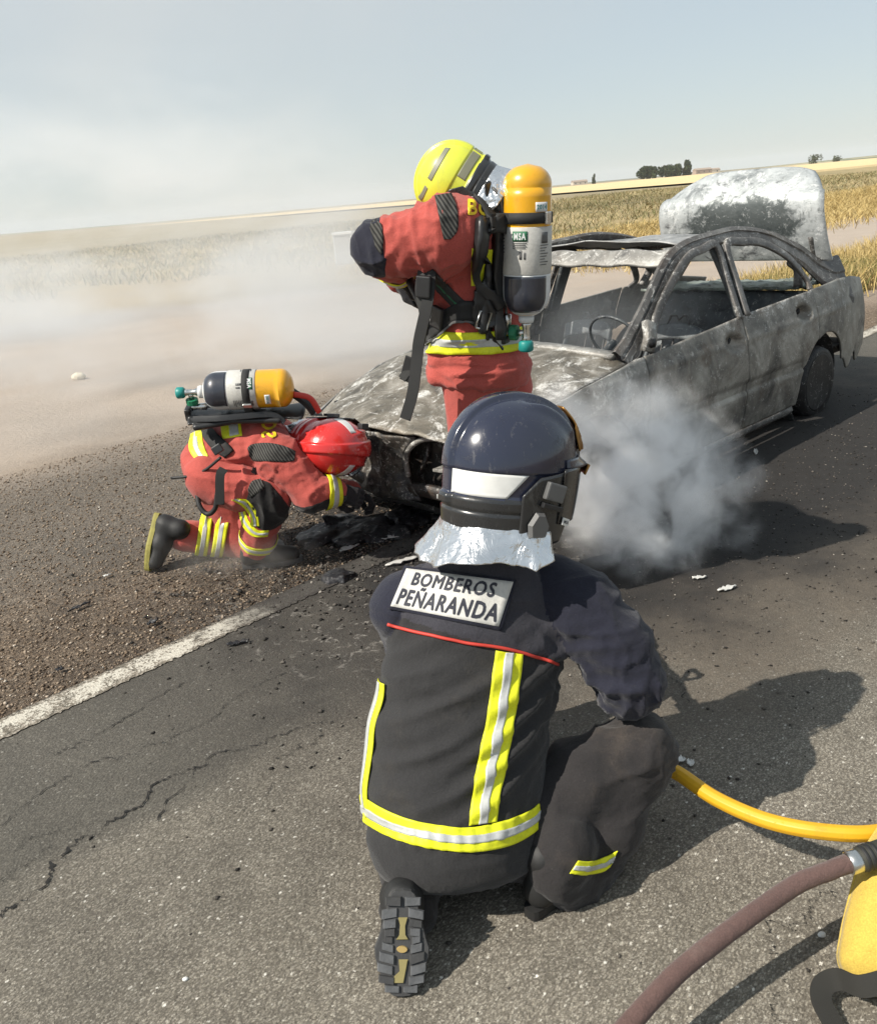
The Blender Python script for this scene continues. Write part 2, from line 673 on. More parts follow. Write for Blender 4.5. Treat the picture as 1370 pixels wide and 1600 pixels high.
def crack(pix, w):
    pts = [gnd(*p, z=0.004) for p in pix]
    P = smooth_path([tuple(p) for p in pts], 26 * (len(pts) - 1))
    k = len(P)
    off = np.cumsum(rng.normal(0, .007, k))
    off -= np.linspace(off[0], off[-1], k)
    T = np.gradient(P, axis=0)
    T /= np.linalg.norm(T, axis=1, keepdims=True)
    n = np.stack([-T[:, 1], T[:, 0], 0 * T[:, 0]], 1)
    wd = w * .62 * (0.10 + rng.random(k) * 1.3) * (0.3 + 0.7 * np.abs(np.sin(np.linspace(0, 9, k) + rng.random() * 6)))
    wd[0] = wd[-1] = 0.0005
    Pn = P + n * (off + rng.normal(0, .003, k))[:, None]
    vs_, fs = [], []
    for i in range(k):
        vs_ += [Pn[i] - n[i] * wd[i] / 2, Pn[i] + n[i] * wd[i] / 2]
        if i:
            fs.append((2 * i - 2, 2 * i - 1, 2 * i + 1, 2 * i))
    o = mesh('crack', vs_, fs, crack_m, road, False)
    return o


for pix, w in [([(0, 1432), (60, 1390), (120, 1310), (215, 1250), (320, 1195)], .017), ([(240, 1285), (330, 1185), (410, 1150), (505, 1125)], .009),
               ([(0, 1290), (90, 1225), (160, 1190), (260, 1160)], .007), ([(60, 1170), (110, 1152), (190, 1120), (300, 1060)], .008),
               ([(240, 1165), (300, 1130), (380, 1085), (470, 1040)], .005), ([(430, 1185), (470, 1150), (520, 1125)], .010),
               ([(20, 1330), (70, 1300), (130, 1285)], .006), ([(1200, 1490), (1215, 1450), (1260, 1425), (1310, 1395)], .007),
               ([(1210, 1600), (1228, 1560), (1240, 1530)], .006), ([(330, 1290), (390, 1240), (450, 1210)], .004),
               ([(1040, 1010), (1055, 1060), (1072, 1100)], .008), ([(0, 1385), (40, 1350), (80, 1320)], .005)]:
    crack(pix, w)

# ------------------------------------------------------------------ gravel: real stones on verge and lane
ICO = None


def rocks(name, n_, area, size, m, seed, zoff=0.0):
    """Many small rough stones, one mesh. area() -> world x, y."""
    r = np.random.default_rng(seed)
    base = np.array([[0, 0, 1], [.9, 0, .2], [.28, .85, .25], [-.73, .53, .2], [-.73, -.53, .25], [.28, -.85, .2], [0, 0, -.5]], float)
    fc = [(0, 1, 2), (0, 2, 3), (0, 3, 4), (0, 4, 5), (0, 5, 1), (6, 2, 1), (6, 3, 2), (6, 4, 3), (6, 5, 4), (6, 1, 5)]
    xy = area(r, n_)
    k = len(base)
    sz = size[0] + (size[1] - size[0]) * r.random(n_) ** 4
    an = r.random(n_) * 6.283
    B = base[None] * (1 + r.normal(0, .22, (n_, k, 3)))
    B = B * np.stack([np.ones(n_), .6 + r.random(n_) * .5, .45 + r.random(n_) * .4], 1)[:, None]
    c_, s_ = np.cos(an)[:, None], np.sin(an)[:, None]
    P = np.stack([B[..., 0] * c_ - B[..., 1] * s_, B[..., 0] * s_ + B[..., 1] * c_, B[..., 2]], -1) * sz[:, None, None]
    P[..., 0] += xy[:, :1]
    P[..., 1] += xy[:, 1:]
    P[..., 2] += zoff + sz[:, None] * .12
    F = (np.array(fc)[None] + np.arange(n_)[:, None, None] * k).reshape(-1, 3)
    me = bpy.data.meshes.new(name)
    me.vertices.add(n_ * k)
    me.vertices.foreach_set('co', P.reshape(-1).astype(np.float32))
    me.loops.add(len(F) * 3)
    me.loops.foreach_set('vertex_index', F.reshape(-1).astype(np.int32))
    me.polygons.add(len(F))
    me.polygons.foreach_set('loop_start', (np.arange(len(F)) * 3).astype(np.int32))
    me.update(calc_edges=True)
    me.validate()
    return tag(link(name, me, m, None, False), kind='stuff')


def stone_mat():
    n = N('loose_stone')
    k = n.island()
    c = n.ramp(k, [(0, (.07, .05, .035)), (.4, (.185, .135, .094)), (.8, (.29, .225, .165)), (.97, (.40, .33, .26)), (1, (.55, .50, .43))])
    return n.pbr(c, .9, 0, None, .2)


stone_m = stone_mat()


def to_world(t, s):
    M = np.array(ROAD_M)
    return np.stack([M[0, 0] * t + M[0, 1] * s + M[0, 3], M[1, 0] * t + M[1, 1] * s + M[1, 3]], 1)


def area_verge(r, n_):
    # dense close to the lens, thinning out along the verge
    t = -1.0 + 6.0 * r.random(n_) ** 1.6
    return to_world(t, .085 + 3.5 * r.random(n_) ** 1.25)


def area_lane(r, n_):
    return to_world(r.normal(4.0, 1.7, n_), np.minimum(r.normal(-1.45, .5, n_), -.15))


def area_burn(r, n_):
    return to_world(r.normal(1.8, .5, n_), r.normal(.2, .5, n_))


rocks('gravel', 80000, area_verge, (.0025, .0115), stone_m, 3, -.008)
n = N('sooty_stone')
soot_stone = n.pbr(n.ramp(n.island(), [(0, (.015, .014, .013)), (.6, (.06, .054, .048)), (.93, (.13, .115, .10)), (1, (.34, .31, .27))]), .9, 0, None, .2)
rocks('grit', 9000, area_lane, (.002, .009), soot_stone, 4, 0)
rocks('burnt_crumbs', 6000, area_burn, (.0018, .015), soot_stone, 5, 0)

# ------------------------------------------------------------------ vegetation of the fields
def blade_mesh(name, n_, area, hgt, wid, m, seed, lean=.35):
    r = np.random.default_rng(seed)
    t, s = area(r, n_)
    h = hgt[0] + (hgt[1] - hgt[0]) * r.random(n_)
    w = wid * (.6 + .8 * r.random(n_)) * (1 + np.hypot(t, s) / 60)
    a = r.random(n_) * 6.28
    dx, dy = np.cos(a), np.sin(a)
    lx, ly = r.normal(0, lean, n_) * h, r.normal(0, lean, n_) * h
    P = np.empty((n_, 5, 3))
    P[:, 0] = np.stack([t - dx * w, s - dy * w, 0 * t - .01], 1)
    P[:, 1] = np.stack([t + dx * w, s + dy * w, 0 * t - .01], 1)
    P[:, 2] = np.stack([t + lx * .4 - dx * w * .9, s + ly * .4 - dy * w * .9, h * .55], 1)
    P[:, 3] = np.stack([t + lx * .4 + dx * w * .9, s + ly * .4 + dy * w * .9, h * .55], 1)
    P[:, 4] = np.stack([t + lx, s + ly, h], 1)
    k = np.arange(n_)[:, None] * 5
    me = bpy.data.meshes.new(name)
    q = (k + [0, 1, 3, 2])
    tr = (k + [2, 3, 4])
    me.vertices.add(n_ * 5)
    me.vertices.foreach_set('co', P.reshape(-1))
    loops = np.concatenate([q, tr], 1).reshape(-1)
    me.loops.add(len(loops))
    me.loops.foreach_set('vertex_index', loops.astype(np.int32))
    me.polygons.add(2 * n_)
    st = np.stack([np.arange(n_) * 7, np.arange(n_) * 7 + 4], 1).reshape(-1)
    me.polygons.foreach_set('loop_start', st.astype(np.int32))
    me.update(calc_edges=True)
    me.validate()
    o = link(name, me, m, None, False)
    o.matrix_world = ROAD_M
    return tag(o, kind='stuff')


def grass_mat(name, stops):
    n = N(name)
    v = n.obj()
    k = n.math('ADD', n.math('MULTIPLY', n.island(), .55), n.math('MULTIPLY', n.noise(.22, 4, .6, v), .6))
    c = n.ramp(k, stops)
    return n.pbr(c, .85, 0, None, .15)


def scrub_area(r, n_):
    t, s = clumpy(r, n_, -14, 110, 12, 66, 1.7, 1.3)
    # on the open side of the car the scrub starts further out, ragged
    lim = np.interp(t, [-14, 8, 22, 30], [24, 22, 15, 13]) + 3 * np.sin(t * .7) + 2 * np.sin(t * 1.9)
    k = s < lim
    s[k] = s[k] + 30 * r.random(k.sum()) ** 1.5 * (1 + 0 * s[k]) + (lim[k] - s[k])
    return t, s


dry_m = grass_mat('dry_grass', [(.15, (.13, .105, .04)), (.4, (.34, .25, .10)), (.65, (.52, .39, .17)), (.95, (.66, .53, .27))])
scrub_m = grass_mat('scrub_grass', [(.12, (.06, .075, .03)), (.36, (.14, .145, .06)), (.55, (.26, .22, .115)), (.95, (.52, .41, .24))])


def clumpy(r, n_, t0, t1, s0, s1, cell=.5, pow_=1.0):
    nc = max(1, n_ // 14)
    u = r.random(nc) ** pow_
    ct = t0 + (t1 - t0) * r.random(nc)
    cs = s0 + (s1 - s0) * u
    i = r.integers(0, nc, n_)
    return ct[i] + r.normal(0, cell * .35, n_), cs[i] + r.normal(0, cell * .35, n_)


blade_mesh('dry_grass', 22000, lambda r, n_: clumpy(r, n_, 9.6, 22, 1.15, 2.7, .35), (.12, .38), .005, dry_m, 11)
blade_mesh('dry_grass', 45000, lambda r, n_: clumpy(r, n_, 14, 62, 6.2, 15, 1.1), (.06, .34), .006, dry_m, 12, .9)
blade_mesh('scrub_grass', 60000, lambda r, n_: scrub_area(r, n_), (.05, .34), .010, scrub_m, 13, .95)
blade_mesh('weed', 5000, lambda r, n_: clumpy(r, n_, 10.2, 13.5, 1.3, 2.3, .4), (.10, .32), .006, grass_mat('weed_green', [(.2, (.05, .075, .02)), (.6, (.13, .15, .045)), (.9, (.28, .25, .1))]), 14)


def field_sheet(name, cols, t0, t1, s0, s1, h, scale=.03, nx=60):
    n = N(name)
    v = n.obj()
    k = n.noise(scale, 6, .6, n.map(v, (1, 2.5, 1)))
    m = n.pbr(n.mix(k, *cols), .95, 0, n.bump(n.noise(1.5, 4, .7, v), .5, .2), .1)
    vs_, fs = [], []
    for i in range(nx + 1):
        t = t0 + (t1 - t0) * i / nx
        w = 2.2 * math.sin(i * .9) + 1.3 * math.sin(i * 2.3)
        for s, z in ((s0 + w, -.05), (s0 + w + .4, h), (s1, h + .6)):
            vs_.append((t, s, z))
        if i:
            k0 = 3 * i
            for j in (0, 1):
                fs.append((k0 - 3 + j, k0 + j, k0 + j + 1, k0 - 2 + j))
    o = mesh(name, vs_, fs, m, None, False)
    o.matrix_world = ROAD_M
    return tag(o, kind='structure')


field_sheet('wheat_field', ((.60, .46, .25), (.72, .57, .33)), 125, 900, 62, 235, .35)
field_sheet('fallow_field', ((.20, .175, .11), (.38, .31, .20)), -400, 124, 62, 235, .10)
field_sheet('fallow_field', ((.24, .20, .13), (.40, .33, .22)), -400, 900, 236, 410, .15)
field_sheet('stubble_field', ((.20, .17, .11), (.36, .29, .19)), -900, 1500, 420, 900, .3, .01)


# far ground that rises a little: low ridges along the horizon
def ridge(name, x0, x1, y0, hfun, m, depth=700, nx=70):
    vs_, fs = [], []
    for i in range(nx + 1):
        x = x0 + (x1 - x0) * i / nx
        h = hfun(i / nx)
        for dy, k in ((0, -.02), (depth * .25, .55), (depth * .5, 1), (depth, .6)):
            vs_.append((x, y0 + dy, h * k))
        if i:
            a = 4 * i
            for j in range(3):
                fs.append((a - 4 + j, a + j, a + j + 1, a - 3 + j))
    o = mesh(name, vs_, fs, m, None, True)
    return tag(o, kind='structure')


def hill_mat(name, a, b, c):
    n = N(name)
    v = n.obj()
    k = n.noise(.006, 5, .6, n.map(v, (1, .35, 1)))
    col = n.ramp(k, [(.3, a), (.5, b), (.7, c)], 'CONSTANT')
    return n.pbr(n.mix(n.math('MULTIPLY', n.noise(.05, 4, .6, v), .4), col, a), .95)


ridge('far_plain_hills', -2600, 2600, 1500, lambda u: 3.0 + 2.2 * math.sin(u * 9) + 1.4 * math.sin(u * 23 + 1), hill_mat('far_fields', (.10, .115, .07), (.26, .22, .14), (.08, .10, .06)))
ridge('hills', 480, 2200, 1100, lambda u: 26 * (1 - math.exp(-(u * 2.2) ** 2)) * (1 + .15 * math.sin(u * 14)), hill_mat('hill_fields', (.10, .12, .05), (.42, .34, .2), (.13, .13, .06)), 900)

# ------------------------------------------------------------------ trees, each with a trunk and a crown of leaf clumps
leaf_ms = []
for nm, st in (('leaf_dark', [(.1, (.018, .032, .014)), (.6, (.04, .06, .025)), (1, (.075, .095, .04))]), ('leaf_olive', [(.1, (.03, .04, .018)), (.6, (.06, .075, .032)), (1, (.10, .115, .05))])):
    n = N(nm)
    leaf_ms.append(n.pbr(n.ramp(n.island(), st), .8, 0, None, .2))
bark_m = mat_plain('bark', (.09, .07, .05), .9, var=.3)


def tree(px, Y, width, height, label, group, kind=0, seed=0, n_=2000, trunk=.2):
    base = at(px, 300, Y)
    p = V(base.x, base.y, -0.05)
    r = np.random.default_rng(seed)
    root = empty('tree', p, label, 'tree', group)
    hgt = height
    tube('trunk', [p, p + [.1, 0, hgt * trunk], p + [.2, 0, hgt * .7]], [.035 * hgt, .028 * hgt, .012 * hgt], bark_m, root, 8)
    lobes = [(r.normal(0, .26, 3) * [1, 1, .75] + [0, 0, .58], .22 + .2 * r.random()) for _ in range(11)]
    vs_, fs = [], []
    for i in range(n_):
        c, rad = lobes[r.integers(0, len(lobes))]
        d = r.normal(0, 1, 3)
        d /= np.linalg.norm(d)
        q = (c + d * rad * (.55 + .45 * r.random())) * [width, width, hgt]
        q[2] = np.clip(q[2], hgt * trunk * .6, hgt * (1 - .08 * r.random()))
        a, b = r.normal(0, 1, 3), r.normal(0, 1, 3)
        a, b = a / np.linalg.norm(a), b / np.linalg.norm(b)
        sz = hgt * (.04 + .06 * r.random())
        k = len(vs_)
        vs_ += [p + q - a * sz, p + q + b * sz * .7, p + q + a * sz, p + q - b * sz * .7]
        fs.append((k, k + 1, k + 2, k + 3))
    mesh('crown', vs_, fs, leaf_ms[kind], root, False)
    return root


TG = 'trees of the far grove on the plain'
tree(1005, 520, 4.65, 7.0, 'rounded dark tree at the left end of the far grove, beside the cypress gap', TG, 0, 1)
tree(1014, 524, 5.27, 7.6, 'broad dark tree second from the left in the far grove', TG, 0, 2)
tree(1022, 519, 3.72, 7.0, 'dark tree closing the left clump of the far grove', TG, 0, 3)
tree(1041, 522, 4.96, 7.0, 'dark tree starting the middle clump of the far grove', TG, 0, 4)
tree(1049, 526, 4.96, 7.8, 'dark tree in the centre of the middle clump of the far grove', TG, 0, 5)
tree(1059, 520, 3.72, 7.2, 'dark tree ending the middle clump of the far grove', TG, 0, 6)
tree(1074, 523, 4.59, 9.2, 'tallest dark tree at the right end of the far grove', TG, 0, 7)
tree(928, 560, 1.36, 7.0, 'slim dark cypress alone on the horizon beside the yellow cylinder', None, 0, 8, 500, .1)
BG = 'bushes at the foot of the far hills'
tree(1270, 600, 6.82, 6.5, 'wide round bush on the horizon above the raised boot lid, left of the pair', BG, 1, 9, 700, .1)
tree(1303, 640, 5.58, 5.0, 'lower round bush on the horizon, right of the pair near the frame edge', BG, 1, 10, 700, .1)

# farm sheds and village houses, tiny on the horizon
wall_m = mat_plain('pale_wall', (.55, .48, .40), .9)
brick_m = mat_plain('clay_wall', (.34, .25, .20), .9)
roof_m = mat_plain('clay_roof', (.30, .23, .18), .9)
win_m = mat_plain('dark_window', (.04, .045, .05), .4)


def far_house(px, Y, w, d, h, wm, label, name='farmhouse'):
    b = at(px, 300, Y)
    root = empty(name, (b.x, b.y, 0), label, 'house', None, R(8))
    M = root.matrix_basis
    bm = bmesh.new()
    bmesh.ops.create_cube(bm, size=1.0)
    bm.transform(M @ Matrix.Translation((0, 0, h / 2)) @ Matrix.Diagonal((w, d, h, 1)))
    bm_obj('wall', bm, wm, root)
    x, y = w / 2 + .3, d / 2 + .3
    rv = [(-x, -y, h), (x, -y, h), (x, y, h), (-x, y, h), (-x, 0, h + d * .2), (x, 0, h + d * .2)]
    mesh('roof', [M @ Vector(v) for v in rv], [(0, 1, 5, 4), (2, 3, 4, 5), (0, 4, 3), (1, 2, 5), (3, 2, 1, 0)], roof_m, root, False)
    for k in range(max(2, int(w // 5))):
        xx = -w / 2 + w * (k + .5) / max(2, int(w // 5))
        bm = bmesh.new()
        bmesh.ops.create_cube(bm, size=1.0)
        bm.transform(M @ Matrix.Translation((xx, -d / 2, h * .55)) @ Matrix.Diagonal((1.2, .12, 1.2, 1)))
        bm_obj('window', bm, win_m, root)


far_house(905, 1000, 16, 8, 3.6, wall_m, 'long pale farm shed on the horizon left of the cypress')
far_house(1096, 1000, 18, 9, 4.4, brick_m, 'reddish farmhouse on the horizon right of the far grove')
far_house(1112, 1020, 14, 8, 3.6, wall_m, 'pale farmhouse on the horizon beside the reddish one')

# ================================================================== BURNT CAR
CAR_S, CAR_YAW = 0.947, R(221.97)
car = empty('burnt_car', (1.224, 5.659, 0), 'burnt-out grey saloon car without glass, boot lid raised, on the road edge', 'car')
CARM = Matrix.Translation((1.224, 5.659, -0.063)) @ Matrix.Rotation(CAR_YAW, 4, 'Z') @ Matrix.Scale(CAR_S, 4)
car.matrix_world = Matrix.Translation((1.224, 5.659, 0)) @ Matrix.Rotation(CAR_YAW, 4, 'Z')
_cm = np.array(CARM)


def cw(P):
    P = np.asarray(P, float)
    return P @ _cm[:3, :3].T + _cm[:3, 3]


def vnoise(P, scale, seed=0):
    """Smooth value noise in [-1, 1]."""
    P = np.asarray(P, float) * scale
    i = np.floor(P).astype(np.int64)
    f = P - i
    f = f * f * f * (f * (f * 6 - 15) + 10)
    out = np.zeros(len(P))
    for dx in (0, 1):
        for dy in (0, 1):
            for dz in (0, 1):
                h = (i[:, 0] + dx) * 374761393 + (i[:, 1] + dy) * 668265263 + (i[:, 2] + dz) * 2147483647 + seed * 974634777
                h = (h ^ (h >> 13)) * 1274126177
                h = (h ^ (h >> 16)) & 0xFFFFFF
                w = (f[:, 0] if dx else 1 - f[:, 0]) * (f[:, 1] if dy else 1 - f[:, 1]) * (f[:, 2] if dz else 1 - f[:, 2])
                out += w * (h / 0x7FFFFF - 1.0)
    return out


def fbm(P, scale, octv=3, seed=0):
    return sum(vnoise(P, scale * 2 ** k, seed + k * 17) * .5 ** k for k in range(octv)) / 1.6


def burnt(name, lo, mid, hi, ash=.5, ashc=(.62, .61, .58), rust=.35, scale=1.0, dist=.6, ashscale=5.0, rustc=(.10, .065, .042), top=0.0, soot=(.57, .70), scorch=None):
    """Fire-scoured sheet steel: oxide greys, rust, soot, flaking white ash."""
    n = N(name)
    v = n.obj()
    a = n.noise(2.6 * scale, 7, .66, v, dist)
    c = n.ramp(a, [(.28, lo), (.5, mid), (.72, hi)])
    r = n.step(n.noise(3.7 * scale, 6, .7, n.map(v, (1, 1, 1), (4, 1, 7)), .4), .5, .68)
    c = n.mix(n.math('MULTIPLY', r, rust), c, rustc)
    fl = n.noise(ashscale * scale, 8, .74, n.map(v, (1, 1, 1.4), (2, 9, 3)), 1.6)
    fine = n.noise(90, 4, .7, v)
    if top:                                             # ash lies and flakes along the upper edges
        fl = n.math('ADD', fl, n.math('MULTIPLY', n.step(n.math('ADD', n.xyz(v)[2], n.math('MULTIPLY', a, .2)), .82, .98), top))
    m = n.step(n.math('ADD', fl, n.math('MULTIPLY_ADD', fine, .24, -.12)), .68 - .22 * ash, .80 - .22 * ash)
    c = n.mix(n.math('MULTIPLY', m, .9), c, n.mix(fine, tuple(.7 * x for x in ashc), ashc))
    so = n.step(n.noise(1.7 * scale, 6, .68, n.map(v, (1, 1, 1), (11, 2, 5)), .8), *soot)
    c = n.mix(n.math('MULTIPLY', so, .8), c, (.035, .036, .04))
    if scorch:                                          # one burnt-bare patch: centre and radii across and up
        (sy, sz), (ry, rz) = scorch
        q = n.length(n.map(v, (0, 1 / ry, 1 / rz), (0, -sy / ry, -sz / rz)))
        q = n.math('ADD', q, n.math('MULTIPLY_ADD', n.noise(9, 6, .7, v, .5), 1.7, -.85))
        c = n.mix(n.math('MULTIPLY', n.step(q, 1.05, .72), .9), c, (.045, .055, .055))
    f2 = n.step(n.noise(26, 9, .80, n.map(v, (1, 1, 1), (6, 3, 1)), .5), .565, .62)
    c = n.mix(n.math('MULTIPLY', f2, .42), c, ashc)
    sp = n.step(n.noise(48, 6, .78, v), .59, .66)
    c = n.mix(n.math('MULTIPLY', sp, .7), c, (.04, .037, .035))
    h = n.math('ADD', n.math('MULTIPLY', fine, .5), n.math('MULTIPLY', fl, 1.4))
    return n.pbr(c, n.math('MULTIPLY_ADD', m, .3, .52), n.math('MULTIPLY_ADD', m, -.3, .3), n.bump(h, .35, .006), .4)


m_door = burnt('scorched_door', (.05, .048, .046), (.21, .197, .174), (.43, .41, .37), .40, rust=.55, scale=1.5, top=.10, ashscale=8)
m_fend = burnt('scorched_fender', (.08, .077, .072), (.24, .23, .212), (.44, .43, .40), .75, rust=.25, ashscale=9, scale=1.2)
m_quart = burnt('scorched_quarter', (.075, .071, .066), (.235, .222, .195), (.43, .415, .375), .40, rust=.4, scale=1.3)
m_roof = burnt('scorched_roof', (.13, .13, .13), (.28, .28, .275), (.44, .44, .435), .6, rust=.3, ashscale=9, scale=1.4)
m_pill = burnt('scorched_pillar', (.065, .062, .06), (.14, .132, .124), (.30, .29, .272), .62, rust=.4, ashscale=11)
m_hood = burnt('ash_hood', (.05, .045, .037), (.165, .147, .118), (.40, .37, .325), .68, rust=.45, scale=1.2, dist=2.6, ashscale=4, rustc=(.13, .10, .07))
m_lid = burnt('white_ash_lid', (.16, .18, .185), (.46, .48, .48), (.60, .62, .62), .66, ashc=(.70, .71, .70), rust=.75, scale=1.5, rustc=(.10, .11, .115), soot=(.56, .66), scorch=((.05, 1.30), (.52, .17)))
m_in = burnt('burnt_inside', (.05, .055, .06), (.10, .11, .115), (.2, .21, .21), .25, rust=.3)
m_dark = burnt('soot_black', (.010, .010, .011), (.02, .02, .021), (.05, .05, .05), .05, rust=.1)
m_eng = burnt('engine_remains', (.012, .012, .013), (.035, .032, .03), (.10, .085, .07), .22, rust=.4, scale=3, rustc=(.09, .05, .03))
m_nose = burnt('charred_nose', (.02, .02, .02), (.075, .068, .058), (.26, .235, .20), .62, rust=.5, scale=2.2, dist=1.8, ashscale=6, soot=(.48, .58))
m_wire = mat_plain('burnt_wire', (.12, .115, .11), .6, .5)


def plan(x):
    x = np.asarray(x, float)
    w = np.full_like(x, .86)
    f = np.clip((x - .9) / 1.2, 0, 1)
    r = np.clip((-1.2 - x) / 1.15, 0, 1)
    return w - .21 * f ** 2.4 - .14 * r ** 2.2


def side_y(x, z, bow=.09):
    z = np.asarray(z, float)
    k = np.where(z > .60, ((z - .60) / .40) ** 2 * bow, ((.60 - z) / .42) ** 2 * .055)
    return plan(x) - k


def belt(x):
    xs = [-2.32, -2.0, -1.7, -1.2, -.2, .75, .95, 1.4, 1.8, 2.03]
    zs = [.93, .975, .99, .975, .942, .888, .885, .82, .725, .65]
    return np.interp(x, xs, zs)


AX, AZ, AR = 1.357, .30, .365


def arch(x, base, r=AR):
    x = np.asarray(x, float)
    out = np.asarray(base, float) + 0 * x
    for c in (AX, -AX):
        d = r * r - (x - c) ** 2
        out = np.where(d > 0, np.maximum(out, AZ + np.sqrt(np.maximum(d, 0))), out)
    return out


def crumple(X, Z, amp=.007, seed=0):
    P = np.stack([X.ravel(), Z.ravel(), 0 * X.ravel() + seed * 3.1], 1)
    return (fbm(P, 2.4, 3, seed) * amp).reshape(X.shape)


def side_panel(name, X, Z, sgn, m, amp=.007, seed=0, feat=None, label=None):
    Y = side_y(X, Z) + crumple(X, Z, amp, seed)
    # pressed lines: shoulder crease and the strip where the rub rail sat
    Y += .006 * np.exp(-((Z - .80) / .02) ** 2) * (np.abs(X) < 1.9)
    inb = (np.abs(X) < 1.02)
    Y -= .014 * (np.clip((Z - .455) / .012, 0, 1) * np.clip((.545 - Z) / .012, 0, 1)) * inb
    if feat is not None:
        Y += feat(X, Z)
    P = np.stack([X, Y * sgn, Z], -1)
    o = grid_mesh(name, cw(P.reshape(-1, 3)).reshape(P.shape), m, car, True, .012, False, sgn < 0)
    return o


def bowl(cx, cz, rx, rz, d):
    def f(X, Z):
        q = ((X - cx) / rx) ** 2 + ((Z - cz - .12 * (X - cx)) / rz) ** 2
        return -d * np.clip(1 - q, 0, 1) ** .6 + .007 * np.exp(-((q - 1.12) / .16) ** 2)
    return f


def rear_door_edge(z):
    d = np.maximum((AR + .012) ** 2 - (z - AZ) ** 2, 0)
    e = -AX + np.sqrt(d)
    return np.where(z > .655, -1.205 - .02 * (z - .655), np.minimum(e, -.99))


for sgn in (1, -1):
    # front wing
    U, W = np.meshgrid(np.linspace(.875, 2.03, 64), np.linspace(0, 1, 30), indexing='ij')
    zb = arch(U, np.where(U > 1.6, .30, .2))
    Z = zb + (belt(U) - zb) * W
    side_panel('front_fender', U, Z, sgn, m_fend, .012, 1 + sgn)
    # front door
    W, U = np.meshgrid(np.linspace(.215, 1, 52), np.linspace(0, 1, 60), indexing='xy')
    x0, x1 = -.215, .862
    X = x0 + (x1 - x0) * U
    Z = .215 + (belt(X) - .215) * (W - .215) / .785
    fd = side_panel('front_door', X, Z, sgn, m_door, .008, 3 + sgn, bowl(-.075, .80, .12, .062, .06))
    # rear door
    W, U = np.meshgrid(np.linspace(0, 1, 52), np.linspace(0, 1, 56), indexing='xy')
    Z0 = .215 + (.97 - .215) * W
    xe = rear_door_edge(Z0)
    X = xe + (-.228 - xe) * U
    Z = .215 + (belt(X) - .215) * W
    rd = side_panel('rear_door', X, Z, sgn, m_door if sgn > 0 else m_quart, .009, 6 + sgn, bowl(-1.02, .845, .11, .062, .06))
    # rear quarter
    U, W = np.meshgrid(np.linspace(-2.32, -1.215, 70), np.linspace(0, 1, 34), indexing='ij')
    zb = arch(U, np.where(U < -1.6, .36 + .05 * np.sin(U * 21), .3))
    Z = zb + (belt(U) - zb) * W
    side_panel('quarter_panel', U, Z, sgn, m_quart, .022, 9 + sgn)
    # sill under the doors
    xs = np.linspace(-.985, .99, 24)
    P = np.stack([np.stack([xs, sgn * (.80 - .0 * xs), np.full_like(xs, .212)], 1),
                  np.stack([xs, sgn * (.815 + 0 * xs), np.full_like(xs, .17)], 1),
                  np.stack([xs, sgn * (.77 + 0 * xs), np.full_like(xs, .125)], 1)], 1)
    grid_mesh('sill', cw(P.reshape(-1, 3)).reshape(P.shape), m_pill, car, True, .01, False, sgn < 0)
    # holes left by the handles and rub-rail clips (dark sockets sunk in the skin)
    for (hx, hz, rr) in ((-.118, .805, .034), (-1.062, .85, .032)):
        d = fd if hx > -.2 else rd
        yy = float(side_y(hx, hz)) - .045
        v, f = tube_vf(cw([(hx, sgn * (yy - .02), hz), (hx, sgn * (yy + .008), hz)]), rr, 10)
        mesh('lock_socket', v, f, m_dark, d)
    for hx in (.35, .12, -.40, -.56, -.76):
        d = fd if hx > -.2 else rd
        yy = float(side_y(hx, .5)) - .010
        v, f = tube_vf(cw([(hx, sgn * (yy - .01), .5), (hx, sgn * (yy + .006), .5)]), .014, 8)
        mesh('clip_hole', v, f, m_dark, d)
    # mirror stump
    P0 = cw([(.79, sgn * .79, .90), (.77, sgn * .80, .97), (.735, sgn * .765, 1.05)])
    tube('mirror_stump', P0, 1, m_fend, car, 10, up=_cm[:3, 1] * sgn, sq=(.022, .045))
    v, f = tube_vf(cw([(.785, sgn * .79, .945), (.78, sgn * .832, .95)]), [.030, .026], 9)
    mesh('mirror_socket', v, f, m_dark, car)

    # roof rail with both pillars: a wide tapering ribbon
    rail = [(.98, .755, .885), (.86, .735, .955), (.62, .685, 1.11), (.31, .62, 1.315), (.10, .595, 1.385), (-.28, .58, 1.417), (-.69, .572, 1.407), (-1.05, .578, 1.335), (-1.39, .61, 1.205), (-1.65, .655, 1.06), (-1.80, .70, .985), (-1.95, .72, .965)]
    rp = smooth_path([(a, b * sgn, c) for a, b, c in rail], 60)
    rp[:, 2] += .002 * np.sin(np.arange(60) * .9)
    ww = np.interp(np.linspace(0, 1, 60), [0, .15, .4, .62, .8, 1], [.064, .050, .046, .050, .10, .19])
    Pt, fr = frames(cw(rp), (0, 0, 1))
    prof_ = [(-1.0, -.002), (-.92, .010), (-.30, .016), (-.22, .006), (.05, .004), (.12, .014), (.80, .010), (1.0, -.006), (.9, -.022), (-.9, -.022)]
    Vs, Fs = [], []
    L_ = []
    for i, (p, (t, nn, bb)) in enumerate(zip(Pt, fr)):
        out = np.array(CARM.to_3x3() @ Vector((0, sgn * 1.0, .55)))
        out = out - t * out.dot(t)
        out /= np.linalg.norm(out)
        b2 = np.cross(t, out) * (1 if sgn > 0 else -1)
        jit = .0015 * math.sin(i * 1.7) * math.sin(i * .41)
        L_.append([p + out * (o_ + jit) + b2 * c_ * ww[i] for c_, o_ in prof_])
